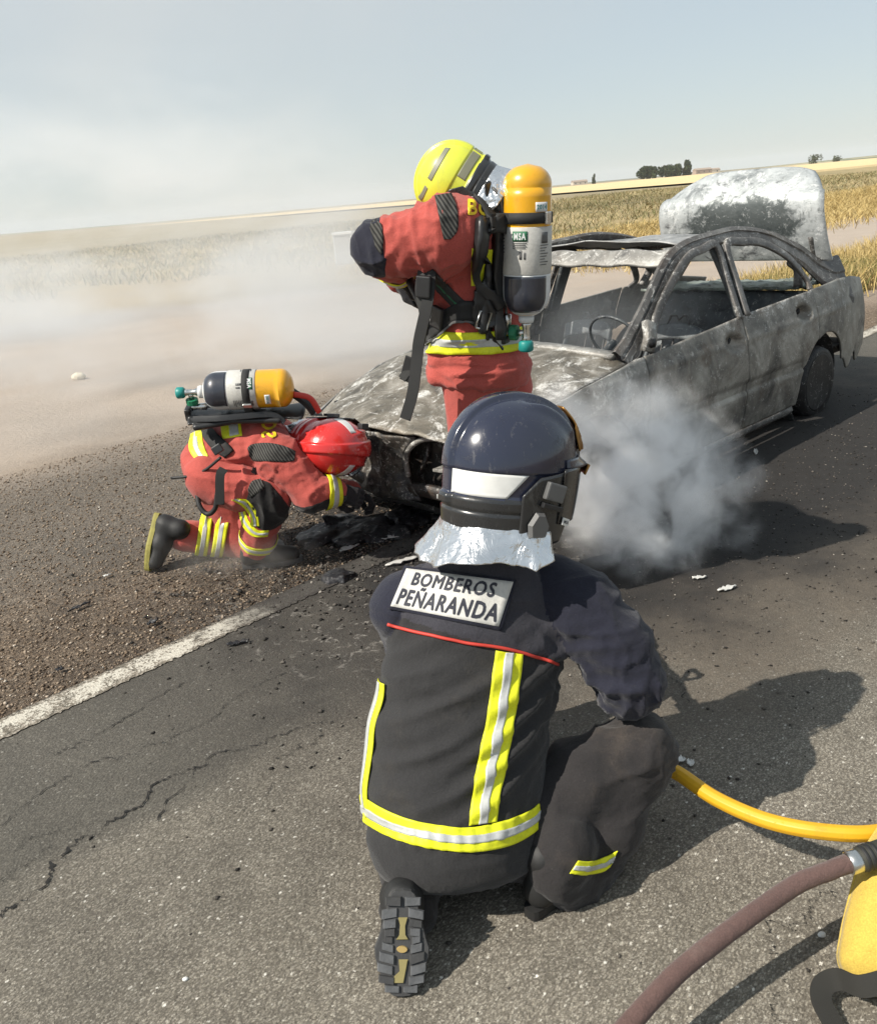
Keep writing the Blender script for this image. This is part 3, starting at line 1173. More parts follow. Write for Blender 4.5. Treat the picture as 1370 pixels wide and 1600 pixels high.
    for k in range(len(prof_)):
        k2 = (k + 1) % len(prof_)
        for i in range(len(Pt) - 1):
            q0 = len(Vs)
            if i == 0:
                Vs += [L_[0][k], L_[0][k2]]
                q0 = len(Vs)
            Vs += [L_[i + 1][k], L_[i + 1][k2]]
            Fs.append((q0 - 2, q0 - 1, q0 + 1, q0))
    mesh('roof_rail', Vs, Fs, m_pill, car)
    # door window frames, standing just inside the rail
    f1 = [(.76, .780, .89), (.62, .728, 1.06), (.40, .682, 1.215), (.15, .640, 1.342), (-.04, .622, 1.368), (-.225, .612, 1.372), (-.225, .70, 1.15), (-.205, .80, .93)]
    tube('front_door_frame', cw(smooth_path([(a, (b + .012) * sgn, c) for a, b, c in f1], 60)), 1, m_pill, fd, 10, up=_cm[:3, 1] * sgn + [0, 0, .35], sq=(.011, .024))
    f2 = [(-.29, .80, .94), (-.325, .70, 1.15), (-.345, .615, 1.365), (-.55, .603, 1.366), (-.79, .605, 1.340), (-1.02, .625, 1.262), (-1.18, .652, 1.17), (-1.31, .70, 1.03), (-1.27, .75, .965)]
    tube('rear_door_frame', cw(smooth_path([(a, (b + .012) * sgn, c) for a, b, c in f2], 70)), 1, m_pill, rd, 10, up=_cm[:3, 1] * sgn + [0, 0, .35], sq=(.011, .026))
    cp = [(-.30, .77, .93), (-.30, .69, 1.12), (-.29, .575, 1.36)]
    tube('centre_pillar', cw(smooth_path([(a, b * sgn, c) for a, b, c in cp], 14)), 1, m_in, car, 8, up=cw([(1, 0, 0)])[0] - cw([(0, 0, 0)])[0], sq=(.055, .02))
    q = [(-1.30, .655, .985), (-1.36, .62, 1.10), (-1.28, .60, 1.16)]
    tube('quarter_bracket', cw(smooth_path([(a, b * sgn, c) for a, b, c in q], 12)), .03, m_pill, car, 8)

# roof skin, sagging and lifted off the front header
U, W = np.meshgrid(np.linspace(-1.20, .04, 54), np.linspace(-1, 1, 40), indexing='ij')
hw = np.interp(U, [-1.2, -.8, -.4, 0], [.555, .55, .555, .575])
zr = np.interp(U, [-1.2, -.9, -.42, -.05, .04], [1.295, 1.365, 1.412, 1.415, 1.405])
Z = zr + .035 * (1 - W ** 2) - .055 * np.exp(-((U + .25) / .3) ** 2 - ((W + .15) / .6) ** 2)
Z += crumple(U * 1.6, W * .7, .022, 21) * (1 - W ** 4)
Z += np.clip((U + .18) / .22, 0, 1) ** 2 * .03 * np.exp(-((W + .3) / .45) ** 2)
P = np.stack([U, hw * W, Z], -1)
grid_mesh('roof', cw(P.reshape(-1, 3)).reshape(P.shape), m_roof, car, True, .008)
hp = smooth_path([(.20, -.60, 1.335), (.245, -.3, 1.352), (.25, 0, 1.352), (.245, .3, 1.35), (.20, .60, 1.335)], 40)
hp[:, 2] += .005 * np.sin(np.arange(40) * .7)
tube('windscreen_header', cw(hp), 1, m_fend, car, 10, up=_cm[:3, 0] * .9 + [0, 0, 1], sq=(.012, .060))
hp = smooth_path([(-1.22, -.575, 1.285), (-1.27, 0, 1.325), (-1.22, .575, 1.285)], 24)
tube('rear_header', cw(hp), 1, m_pill, car, 10, up=(0, 0, 1), sq=(.02, .05))

# bonnet with its prow between the lamp openings
U, W = np.meshgrid(np.linspace(.99, 2.07, 60), np.linspace(-1, 1, 56), indexing='ij')
hw = side_y(U, belt(U)) - .016
zc = np.interp(U, [.99, 1.3, 1.7, 2.0, 2.07], [.955, .925, .855, .745, .69])
ze = belt(U) + .004
Z = ze + (zc - ze) * (1 - np.abs(W) ** 2.4) + .008 * np.exp(-((np.abs(W) - .5) / .06) ** 2)
Z += crumple(U * 1.3, W * .8, .028, 31)
nose = np.clip((U - 1.85) / .22, 0, 1)
U2 = U + .10 * nose * (1 - W ** 2)
P = np.stack([U2, hw * W, Z], -1)
grid_mesh('bonnet', cw(P.reshape(-1, 3)).reshape(P.shape), m_hood, car, True, .01)
# grille prow: sheet between the two lamp openings, widening into the valance
U, W = np.meshgrid(np.linspace(0, 1, 26), np.linspace(-1, 1, 26), indexing='ij')
hwg = np.interp(U, [0, .25, .6, 1], [.30, .19, .17, .26])
X = 2.165 - .02 * U - .05 * W ** 2 + crumple(U, W, .03, 41)
Z = .665 - .36 * U
P = np.stack([X, hwg * W, Z], -1)
grid_mesh('grille_panel', cw(P.reshape(-1, 3)).reshape(P.shape), m_nose, car, True, .01)
for sgn in (1, -1):
    # inner lamp bowl, wing edge and the stays left standing in the opening
    lp = [(1.98, sgn * .64, .66), (2.06, sgn * .50, .665), (2.10, sgn * .33, .655), (2.12, sgn * .22, .57), (2.11, sgn * .20, .44)]
    tube('lamp_opening_lip', cw(smooth_path(lp, 24)), .014, m_fend, car, 8)
    a, b = cw([(2.03, sgn * .47, .36), (2.03, sgn * .47, .49)])
    tube('lamp_stay', [a, b], .006, m_hood, car, 6)
    a, b = cw([(2.03, sgn * .40, .35), (2.03, sgn * .40, .49)])
    tube('lamp_stay', [a, b], .006, m_hood, car, 6)
    box('lamp_bracket', cw([(2.02, sgn * .46, .495)])[0], (.05, .10, .008), m_fend, car, basis(x=_cm[:3, 0], z=(0, .1, 1)), .003)
    box('lamp_bracket', cw([(2.03, sgn * .43, .345)])[0], (.045, .055, .012), m_lid, car, basis(x=_cm[:3, 0], z=(.1, 0, 1)), .004)
# engine bay: walls, block and pipes, all soot
Rb = basis(x=_cm[:3, 0], z=(0, 0, 1))
S = CAR_S


def cbox(name, c, h, m, bev=.02, parent=None):
    return box(name, cw([c])[0], tuple(S * q for q in h), m, parent or car, Rb, bev * S)


cbox('engine_block', (1.45, 0, .52), (.34, .28, .17), m_eng, .06)
cbox('radiator', (1.93, 0, .45), (.035, .56, .15), m_eng, .01)
cbox('inner_wing', (1.45, .60, .52), (.48, .03, .20), m_dark, .01)
cbox('inner_wing', (1.45, -.60, .52), (.48, .03, .20), m_dark, .01)
cbox('firewall', (.98, 0, .58), (.03, .70, .30), m_dark, .01)
cbox('floor_pan', (-.35, 0, .22), (1.30, .70, .03), m_dark, .01)
cbox('under_tray', (1.45, 0, .20), (.5, .62, .02), m_dark, .01)
cbox('boot_floor', (-1.9, 0, .40), (.38, .62, .03), m_dark, .01)
cbox('rear_bulkhead', (-1.42, 0, .62), (.03, .66, .32), m_in, .01)
tube('bumper_beam', cw(smooth_path([(1.98, -.62, .38), (2.08, -.3, .37), (2.10, 0, .34), (2.06, .3, .36), (1.96, .60, .30)], 24)), 1, m_eng, car, 8, up=(0, 0, 1), sq=(.035, .02))
for i in range(7):
    y0 = -.5 + .16 * i
    p = [(1.75 + .1 * math.sin(i * 3), y0, .60), (1.9, y0 + .06 * math.sin(i * 2), .66 + .03 * math.cos(i * 5)), (2.0, y0 + .1, .55 - .03 * i % .1), (2.02, y0 + .04, .42)]
    tube('burnt_hose', cw(smooth_path(p, 14)), .013, m_eng, car, 7)
# cowl
P = smooth_path([(.985, -.72, .905), (1.02, -.35, .935), (1.03, 0, .94), (1.02, .35, .935), (.985, .72, .905)], 24)
tube('cowl', cw(P), 1, m_fend, car, 8, up=(0, 0, 1), sq=(.016, .05))
# rear face and its lamp holes
U, W = np.meshgrid(np.linspace(0, 1, 16), np.linspace(-1, 1, 24), indexing='ij')
P = np.stack([-2.31 - .03 * (1 - W ** 2) + crumple(U, W, .02, 51), .71 * W, .36 + .30 * U], -1)
grid_mesh('rear_panel', cw(P.reshape(-1, 3)).reshape(P.shape), m_quart, car, True, .01)
tube('rear_bumper_beam', cw(smooth_path([(-2.20, -.66, .42), (-2.36, 0, .40), (-2.20, .66, .42)], 16)), 1, m_eng, car, 8, up=(0, 0, 1), sq=(.05, .02))

# boot lid, thrown open past upright: top skin, then the bent-over rear face
HX, HZ, TH = -1.71, 1.14, R(107)
prof = [(0, 0), (.06, .014), (.20, .030), (.34, .028), (.425, .010), (.47, -.022), (.515, -.10), (.555, -.20), (.58, -.30)]
pr = smooth_path([(a, b, 0) for a, b in prof], 40)[:, :2]
ct, st = math.cos(TH), math.sin(TH)
L = []
for (d, h) in pr:
    x = HX + (-d) * ct + h * st
    z = HZ + d * st + h * ct
    k = min(1, d / .45)
    w = .70 - .03 * k - .20 * (max(0, -h + .0) / .3) ** 1.2
    row = []
    for j in range(33):
        u = -1 + j / 16
        e = .05 * abs(u) ** 5
        row.append((x - e * st * .8, w * u, z - e * (.2 if h > -.05 else 1.0)))
    L.append(row)
L = np.array(L)
L += (fbm(L.reshape(-1, 3), 3.0, 2, 61) * .008).reshape(L.shape[:2])[..., None] * [1, 0, 0]
lid = grid_mesh('boot_lid', cw(L.reshape(-1, 3)).reshape(L.shape), m_lid, car, True, .02)
lid['label'] = 'white ash-coated boot lid raised'


def lid_pt(d, u, off):
    h = np.interp(d, pr[:, 0], pr[:, 1]) + off + .009
    x = HX + (-d) * ct + h * st
    z = HZ + d * st + h * ct
    return (x, .68 * u, z)


for sgn in (1, -1):
    P = smooth_path([(-1.62, sgn * .56, .93), (-1.70, sgn * .58, 1.06), (-1.68, sgn * .58, 1.18), (-1.62, sgn * .58, 1.30)], 16)
    tube('boot_hinge', cw(P), .016, m_pill, car, 8)

# wheels: bare rims sunk to the road, tyre burnt to a ring of wire and soot
for (x, sgn) in ((AX, 1), (AX, -1), (-AX, 1), (-AX, -1)):
    w = bpy.data.objects.new('wheel', None)
    C.objects.link(w)
    w.parent = car
    c = cw([(x, sgn * .735, .30)])[0]
    w.matrix_basis = car.matrix_basis.inverted() @ Matrix.Translation(Vector(c))
    ax = _cm[:3, 1] / S * sgn
    lathe('tyre_remains', [(-.10, .20), (-.10, .235), (-.05, .25), (.03, .25), (.085, .232), (.085, .20)], c, ax, m_dark, w, 36)
    lathe('rim', [(-.09, .195), (.06, .192), (.088, .20), (.078, .17), (.04, .14), (.05, .07), (.062, .05), (.062, .001)], c, ax, m_dark, w, 36)
    for k in range(5):
        a = 6.283 * k / 5
        e1 = _cm[:3, 0] / S * math.cos(a) + np.array([0, 0, 1.0]) * math.sin(a)
        tube('spoke', [c + ax * .055 + e1 * .05, c + ax * .066 + e1 * .18], [.02, .013], m_dark, w, 6)
    lathe('wheel_arch_liner', [(-.22, .335), (.04, .335), (.04, .345), (-.22, .345)], cw([(x, sgn * .735, .31)])[0], ax, m_dark, car, 28)

# inside: seat frames, bench, dash bar, steering column, shelf
def seat_frame(cx, cyy):
    s = bpy.data.objects.new('seat_frame', None)
    C.objects.link(s)
    s.parent = car
    for e in (1, -1):
        tube('side_rail', cw(smooth_path([(cx + .05, cyy + e * .20, .34), (cx - .08, cyy + e * .205, .60), (cx - .19, cyy + e * .18, .80)], 12)), .016, m_in, s, 7)
    U, W = np.meshgrid(np.linspace(0, 1, 8), np.linspace(-1, 1, 18), indexing='ij')
    P = np.stack([cx - .20 - .03 * U + .045 * W ** 2, cyy + .205 * W, .78 + .10 * U - .035 * W ** 2], -1)
    grid_mesh('top_plate', cw(P.reshape(-1, 3)).reshape(P.shape), m_in, s, True, .025)
    tube('headrest_loop', cw([(cx - .20, cyy - .085, .87), (cx - .21, cyy - .06, .93), (cx - .21, cyy - .02, .93), (cx - .205, cyy, .905), (cx - .21, cyy + .03, .93), (cx - .21, cyy + .06, .93), (cx - .20, cyy + .085, .87)]), .007, m_wire, s, 6)
    for k in range(4):
        y = cyy - .12 + .08 * k
        tube('spring_wire', cw([(cx - .21, y, .79), (cx - .10, y * 1.0, .50)]), .005, m_wire, s, 5)
    for k in range(3):
        tube('cross_wire', cw([(cx + .02 - .05 * k, cyy - .2, .42 + .08 * k), (cx + .02 - .05 * k, cyy + .2, .42 + .08 * k)]), .006, m_wire, s, 5)
    U, W = np.meshgrid(np.linspace(0, 1, 8), np.linspace(-1, 1, 8), indexing='ij')
    P = np.stack([cx + .05 + .42 * U, cyy + .21 * W, .33 + .05 * U - .02 * W ** 2], -1)
    grid_mesh('seat_pan', cw(P.reshape(-1, 3)).reshape(P.shape), m_in, s, True, .02)


seat_frame(-.02, .36)
seat_frame(-.02, -.36)
U, W = np.meshgrid(np.linspace(0, 1, 16), np.linspace(-1, 1, 30), indexing='ij')
P = np.stack([-1.36 + .22 * (1 - U) + crumple(U * 3, W * 2, .05, 71), .64 * W, .38 + .54 * U + crumple(U * 4, W * 3, .06, 72)], -1)
grid_mesh('rear_bench', cw(P.reshape(-1, 3)).reshape(P.shape), m_in, car, True, .04)
m_shelf = burnt('charred_shelf', (.10, .115, .10), (.2, .23, .2), (.36, .40, .36), .4, rust=.25, scale=2)
U, W = np.meshgrid(np.linspace(-1.78, -1.30, 20), np.linspace(-1, 1, 40), indexing='ij')
P = np.stack([U, .66 * W, .965 + .02 * np.abs(crumple(U * 5, W * 5, 1.6, 73)) + .015 * W], -1)
grid_mesh('parcel_shelf', cw(P.reshape(-1, 3)).reshape(P.shape), m_shelf, car, True, .02)
tube('dash_bar', cw([(.78, -.68, .80), (.76, 0, .83), (.78, .68, .80)]), .03, m_in, car, 9)
cbox('dash_remains', (.80, -.05, .72), (.09, .60, .07), m_in, .03)
tube('steering_column', cw([(.80, .36, .74), (.50, .36, .88)]), .022, m_in, car, 8)
a = np.linspace(0, 6.283, 29)
cc = np.array([.48, .36, .89])
tube('steering_wheel_rim', cw(np.stack([cc[0] + .09 * np.cos(a), cc[1] + .18 * np.sin(a), cc[2] + .155 * np.cos(a)], 1)), .009, m_in, car, 7)

# ================================================================== FIGURES: implicit surfaces, meshed as one continuous skin
def unit(v):
    v = np.asarray(v, float)
    return v / (np.linalg.norm(v) + 1e-12)


def smin(a, b, k):
    h = np.maximum(k - np.abs(a - b), 0) / k
    return np.minimum(a, b) - h * h * k * .25


def sweep(pts, ra, rb=None, side=None, cap=None, k=.02):
    """A limb or trunk: elliptic section swept along the joints (ra across, rb along `side` x path)."""
    pts = np.asarray(pts, float)
    m = len(pts)
    ra = np.broadcast_to(np.asarray(ra, float), (m,))
    rb = ra if rb is None else np.broadcast_to(np.asarray(rb, float), (m,))
    side = unit(side if side is not None else (1, .13, .07))

    def f(P):
        out = None
        for i in range(m - 1):
            a, b = pts[i], pts[i + 1]
            d = b - a
            L = np.linalg.norm(d)
            t_ = d / L
            s = unit(side - t_ * side.dot(t_))
            w = np.cross(t_, s)
            q = P - a
            u = q @ t_
            t = np.clip(u / L, 0, 1)
            A = ra[i] + (ra[i + 1] - ra[i]) * t
            B = rb[i] + (rb[i + 1] - rb[i]) * t
            Cc = np.minimum(A, B) if cap is None else cap
            x, y, z = q @ s, q @ w, u - t * L
            kx, ky, kz = x / A, y / B, z / Cc
            kk = np.sqrt(kx * kx + ky * ky + kz * kz) + 1e-9
            g = np.sqrt((kx / A) ** 2 + (ky / B) ** 2 + (kz / Cc) ** 2) + 1e-9
            dd = kk * (kk - 1) / g
            dd = np.where(kk < .3, -np.minimum(A, B) * (1 - kk), dd)
            out = dd if out is None else smin(out, dd, k)
        return out
    return f


def ellip(c, r, M=None):
    c, r = np.asarray(c, float), np.asarray(r, float)
    Mi = np.array(M) if M is not None else np.eye(3)

    def f(P):
        q = (P - c) @ Mi
        k0 = np.linalg.norm(q / r, axis=1) + 1e-9
        k1 = np.linalg.norm(q / r ** 2, axis=1) + 1e-9
        return np.where(k0 < .3, -r.min() * (1 - k0), k0 * (k0 - 1) / k1)
    return f


def rbox(c, half, M=None, r=.01):
    c, half = np.asarray(c, float), np.asarray(half, float) - r
    Mi = np.array(M) if M is not None else np.eye(3)

    def f(P):
        q = np.abs((P - c) @ Mi) - half
        return np.linalg.norm(np.maximum(q, 0), axis=1) + np.minimum(q.max(1), 0) - r
    return f


def union(fs, k=.03):
    def f(P):
        d = fs[0](P)
        for g in fs[1:]:
            d = smin(d, g(P), k)
        return d
    return f


def halfspace(p, n):
    """Keeps the side the normal points away from."""
    p, n = np.asarray(p, float), unit(n)
    return lambda P: (P - p) @ n


def cut(f, *hs):
    def g(P):
        d = f(P)
        for h in hs:
            d = np.maximum(d, h(P))
        return d
    return g


def offset(f, r):
    return lambda P: f(P) - r


def surface_nets(fn, lo, hi, h):
    lo, hi = np.asarray(lo, float), np.asarray(hi, float)
    B = 6
    nb = np.ceil((hi - lo) / (h * B)).astype(int)
    n = nb * B + 1
    D = np.full(n, 1.0, np.float32)
    # coarse pass at block centres, fine pass only near the surface
    cx = [lo[i] + h * (np.arange(nb[i]) * B + B / 2) for i in range(3)]
    Cg = np.stack(np.meshgrid(*cx, indexing='ij'), -1).reshape(-1, 3)
    dc = fn(Cg).reshape(nb)
    reach = h * B * .9 * 1.5 + h
    loc = np.stack(np.meshgrid(*[np.arange(B + 1)] * 3, indexing='ij'), -1).reshape(-1, 3)
    idx = np.argwhere(np.abs(dc) < reach)
    inside = np.argwhere(dc <= -reach)
    for i in inside:
        a = i * B
        D[a[0]:a[0] + B + 1, a[1]:a[1] + B + 1, a[2]:a[2] + B + 1] = -1
    for s in range(0, len(idx), 1500):
        ii = (idx[s:s + 1500, None, :] * B + loc[None]).reshape(-1, 3)
        D[ii[:, 0], ii[:, 1], ii[:, 2]] = fn(lo + ii * h)
    S = D < 0
    c8 = [S[i:n[0] - 1 + i, j:n[1] - 1 + j, k:n[2] - 1 + k] for i in (0, 1) for j in (0, 1) for k in (0, 1)]
    sm = sum(c.astype(np.int8) for c in c8)
    cells = np.argwhere((sm > 0) & (sm < 8))
    vid = np.full(n - 1, -1, np.int64)
    vid[tuple(cells.T)] = np.arange(len(cells))
    acc = np.zeros((len(cells), 3))
    cnt = np.zeros(len(cells))
    cor = np.array([(i, j, k) for i in (0, 1) for j in (0, 1) for k in (0, 1)])
    val = np.stack([D[cells[:, 0] + c[0], cells[:, 1] + c[1], cells[:, 2] + c[2]] for c in cor], 1)
    for a in range(8):
        for b in range(a + 1, 8):
            if np.abs(cor[a] - cor[b]).sum() != 1:
                continue
            va, vb = val[:, a], val[:, b]
            x = (va < 0) != (vb < 0)
            t = np.where(x, va / np.where(x, va - vb, 1), 0)
            acc += np.where(x[:, None], cor[a] + (cor[b] - cor[a]) * t[:, None], 0)
            cnt += x
    Vt = lo + (cells + acc / np.maximum(cnt, 1)[:, None]) * h
    F = []
    for ax in range(3):
        o = [0, 0, 0]
        o[ax] = 1
        s0 = S[:n[0] - o[0], :n[1] - o[1], :n[2] - o[2]]
        s1 = S[o[0]:, o[1]:, o[2]:]
        e = np.argwhere(s0 != s1)
        u, w = (ax + 1) % 3, (ax + 2) % 3
        ok = (e[:, u] > 0) & (e[:, w] > 0) & (e[:, u] < n[u] - 1) & (e[:, w] < n[w] - 1)
        e = e[ok]
        q = []
        for du, dw in ((1, 1), (0, 1), (0, 0), (1, 0)):
            c = e.copy()
            c[:, u] -= du
            c[:, w] -= dw
            q.append(vid[tuple(c.T)])
        q = np.stack(q, 1)
        fl = ~S[tuple(e.T)]
        q[fl] = q[fl][:, ::-1]
        F.append(q)
    F = np.concatenate(F)
    F = F[(F >= 0).all(1)]
    return Vt, F


def grad(fn, P, e=.002):
    g = np.stack([fn(P + d) - fn(P - d) for d in np.eye(3) * e], 1)
    return g / (np.linalg.norm(g, axis=1, keepdims=True) + 1e-9)


def skin(name, fn, lo, hi, h, m, parent=None, folds=None, matfn=None):
    """Mesh an implicit surface; `folds(P)` pushes the cloth in and out; matfn(centres) picks material slots."""
    P, F = surface_nets(fn, lo, hi, h)
    n = grad(fn, P)
    P = P - n * np.clip(fn(P), -h, h)[:, None]
    if folds is not None:
        P = P + n * folds(P)[:, None]
    me = bpy.data.meshes.new(name)
    me.vertices.add(len(P))
    me.vertices.foreach_set('co', P.astype(np.float32).reshape(-1))
    me.loops.add(len(F) * 4)
    me.loops.foreach_set('vertex_index', F.astype(np.int32).reshape(-1))
    me.polygons.add(len(F))
    me.polygons.foreach_set('loop_start', (np.arange(len(F)) * 4).astype(np.int32))
    me.update(calc_edges=True)
    me.validate()
    ms = m if isinstance(m, (list, tuple)) else [m]
    o = link(name, me, ms, parent)
    if matfn is not None and len(me.polygons) == len(F):
        me.polygons.foreach_set('material_index', np.asarray(matfn(P[F].mean(1)), np.int32))
    bv = BVHTree.FromPolygons([tuple(p) for p in P], [tuple(f) for f in F])
    return o, bv


def ridged(P, scale, stretch=(1, 1, 1), M=None, seed=0, warp=.25):
    Q = P @ np.array(M) if M is not None else P
    Q = Q * np.asarray(stretch, float)
    Q = Q + warp / scale * np.stack([vnoise(Q, scale * .8, seed + 5), vnoise(Q, scale * .8, seed + 6), vnoise(Q, scale * .8, seed + 7)], 1)
    a = 1 - np.abs(vnoise(Q, scale, seed))
    b = 1 - np.abs(vnoise(Q, scale * 2.1, seed + 3))
    return (a ** 3 - .45) * .75 + (b ** 2 - .5) * .25


def near(P, c, r):
    return np.exp(-(np.linalg.norm(P - np.asarray(c), axis=1) / r) ** 2)


# ---- things sewn on or strapped over the cloth: laid onto the mesh by rays, then lifted off it
def lay(px, py, bv, Y0=None):
    d = ray(px, py).normalized()
    h = bv.ray_cast(EYE, d)
    return h


def ribbon(name, edges, bv, m, parent, off=.004, thick=.003, nv=7, per=14, relax=6, f0=0.0, f1=1.0, fallback=None):
    """edges: [(xl, yl, xr, yr)] along the strip as surveyed; sewn on the surface with a real thickness."""
    E_ = smooth_path([tuple(e[:2]) + (0,) for e in edges], per * (len(edges) - 1) + 1)[:, :2]
    G_ = smooth_path([tuple(e[2:]) + (0,) for e in edges], per * (len(edges) - 1) + 1)[:, :2]
    nu = len(E_)
    T = np.full((nu, nv), np.nan)
    D = np.zeros((nu, nv, 3))
    for i in range(nu):
        for j in range(nv):
            f = f0 + (f1 - f0) * j / (nv - 1)
            q = E_[i] + (G_[i] - E_[i]) * f
            d = ray(*q).normalized()
            D[i, j] = d
            h = bv.ray_cast(EYE, d)
            if h[0] is not None:
                T[i, j] = h[3]
    return _sheet_from_depth(name, T, D, m, parent, off, thick, relax)


def _sheet_from_depth(name, T, D, m, parent, off, thick, relax):
    if np.isnan(T).all():
        return None
    med = np.nanmedian(T)
    T = np.where(np.abs(T - med) > .35, np.nan, T)
    for _ in range(200):
        bad = np.isnan(T)
        if not bad.any():
            break
        Q = np.pad(T, 1, mode='edge')
        nb = np.stack([Q[:-2, 1:-1], Q[2:, 1:-1], Q[1:-1, :-2], Q[1:-1, 2:]])
        with np.errstate(all='ignore'):
            mu = np.nanmean(nb, 0)
        T = np.where(bad, mu, T)
    base = T.copy()
    for _ in range(relax * 2):
        Q = np.pad(T, 1, mode='edge')
        T = .5 * T + .125 * (Q[:-2, 1:-1] + Q[2:, 1:-1] + Q[1:-1, :-2] + Q[1:-1, 2:])
    T = np.minimum(T, base) if relax else T
    P = np.array(EYE) + D * T[..., None]
    du = np.gradient(P, axis=0)
    dv = np.gradient(P, axis=1)
    n = np.cross(du, dv)
    n /= np.linalg.norm(n, axis=2, keepdims=True) + 1e-12
    flip = (n * D).sum(2).mean() > 0
    if flip:
        n = -n
    P = P + n * off
    # grid_mesh thickens towards -(du x dv)
    return grid_mesh(name, P if not flip else P[:, ::-1], m, parent, True, thick)


def quad_xy(c, u, v):
    """Projective map of the unit square onto four surveyed corners TL, TR, BR, BL."""
    (x0, y0), (x1, y1), (x2, y2), (x3, y3) = c
    dx1, dx2, dx3 = x1 - x2, x3 - x2, x0 - x1 + x2 - x3
    dy1, dy2, dy3 = y1 - y2, y3 - y2, y0 - y1 + y2 - y3
    den = dx1 * dy2 - dx2 * dy1
    g = (dx3 * dy2 - dx2 * dy3) / den
    hh = (dx1 * dy3 - dx3 * dy1) / den
    a, b, cc = x1 - x0 + g * x1, x3 - x0 + hh * x3, x0
    d, e, f = y1 - y0 + g * y1, y3 - y0 + hh * y3, y0
    w = g * u + hh * v + 1
    return (a * u + b * v + cc) / w, (d * u + e * v + f) / w


def patch(name, corners, bv, m, parent, off=.003, thick=.004, nu=20, nv=12, relax=20):
    T = np.full((nu, nv), np.nan)
    D = np.zeros((nu, nv, 3))
    for i in range(nu):
        for j in range(nv):
            d = ray(*quad_xy(corners, i / (nu - 1), j / (nv - 1))).normalized()
            D[i, j] = d
            h = bv.ray_cast(EYE, d)
            if h[0] is not None:
                T[i, j] = h[3]
    return _sheet_from_depth(name, T, D, m, parent, off, thick, relax)


def bvh_of(o):
    me = o.data
    M = world_of(o)
    return BVHTree.FromPolygons([M @ v.co for v in me.vertices], [tuple(p.vertices) for p in me.polygons])


def text_mesh(s, bold=0.0, res=3, spacing=1.0):
    """Lettering as a flat mesh: (verts in x, y with the height of a capital about 0.7, faces)."""
    cu = bpy.data.curves.new('lettering', 'FONT')
    cu.body = s
    cu.offset = bold
    cu.resolution_u = res
    cu.space_character = spacing if spacing != 1.0 else 1.14
    cu.align_x = 'LEFT'
    o = bpy.data.objects.new('lettering', cu)
    C.objects.link(o)
    dg = bpy.context.evaluated_depsgraph_get()
    me = bpy.data.meshes.new_from_object(o.evaluated_get(dg))
    bpy.data.objects.remove(o)
    bpy.data.curves.remove(cu)
    bm = bmesh.new()
    bm.from_mesh(me)
    bmesh.ops.triangulate(bm, faces=bm.faces[:])
    bmesh.ops.subdivide_edges(bm, edges=[e for e in bm.edges if e.calc_length() > .12], cuts=1)
    bmesh.ops.triangulate(bm, faces=bm.faces[:])
    vs_ = np.array([v.co[:2] for v in bm.verts])
    bm.verts.index_update()
    fs = [tuple(v.index for v in f.verts) for f in bm.faces]
    bm.free()
    bpy.data.meshes.remove(me)
    return vs_, fs


def letters(name, s, corners, box_uv, bv, m, parent, off=.0045, bold=.02, stretch=True):
    """Flat lettering laid on a surface. box_uv: (u0, v0, u1, v1) inside the corners, v downwards."""
    v, f = text_mesh(s, 0.0)
    lo, hi = v.min(0), v.max(0)
    q = (v - lo) / (hi - lo)
    P, Fa = [], []
    # heavy strokes: the print is laid down a few times with a hair's shift
    sh = bold / (hi - lo)
    for k, (du, dv) in enumerate(((0, 0), (-1, 0), (1, 0), (0, -1), (0, 1)) if bold > 0 else ((0, 0),)):
        u = box_uv[0] + (q[:, 0] + du * sh[0]) * (box_uv[2] - box_uv[0])
        w = box_uv[3] + (q[:, 1] + dv * sh[1]) * (box_uv[1] - box_uv[3])
        k0 = len(P)
        for a, b in zip(u, w):
            d = ray(*quad_xy(corners, a, b)).normalized()
            h = bv.ray_cast(EYE, d)
            if h[0] is None:
                near_ = bv.find_nearest(EYE + d * 2)
                h = (near_[0], near_[1], 0, 0)
            nn = h[1] if h[1].dot(d) < 0 else -h[1]
            P.append(h[0] + nn * (off + .0002 * k))
        Fa += [tuple(k0 + x for x in t_) for t_ in f]
    return mesh(name, P, Fa, m, parent, False)


def ring(name, c, nrm, ref, a0, a1, hw, Rr, bv, m, parent, off=.003, thick=.003, n=60, nw=9, shift=0.0, relax=3):
    """A tape sewn round a limb or trunk: rays come in from outside towards the axis c, in planes across nrm."""
    nrm = unit(nrm)
    e1 = unit(np.asarray(ref, float) - nrm * np.dot(ref, nrm))
    e2 = np.cross(nrm, e1)
    T = np.full((n, nw), np.nan)
    O = np.zeros((n, nw, 3))
    Dn = np.zeros((n, nw, 3))
    for i in range(n):
        a = math.radians(a0 + (a1 - a0) * i / (n - 1))
        d = e1 * math.cos(a) + e2 * math.sin(a)
        for j in range(nw):
            o = np.asarray(c) + nrm * (shift + hw * (2 * j / (nw - 1) - 1))
            O[i, j] = o
            Dn[i, j] = d
            h = bv.ray_cast(Vector(o + d * Rr), Vector(-d))
            if h[0] is not None and h[3] < Rr:
                T[i, j] = Rr - h[3]
    if np.isnan(T).all():
        return None
    T = np.where(np.isnan(T), np.nanmedian(T), T)
    base = T.copy()
    for _ in range(relax):
        Q = np.pad(T, ((1, 1), (1, 1)), mode='edge')
        T = .5 * T + .125 * (Q[:-2, 1:-1] + Q[2:, 1:-1] + Q[1:-1, :-2] + Q[1:-1, 2:])
    T = np.maximum(T, base)
    P = O + Dn * (T + off)[..., None]
    n_ = np.cross(np.gradient(P, axis=0), np.gradient(P, axis=1))
    if (n_ * Dn).sum() < 0:
        P = P[:, ::-1]
    return grid_mesh(name, P, m, parent, True, thick)


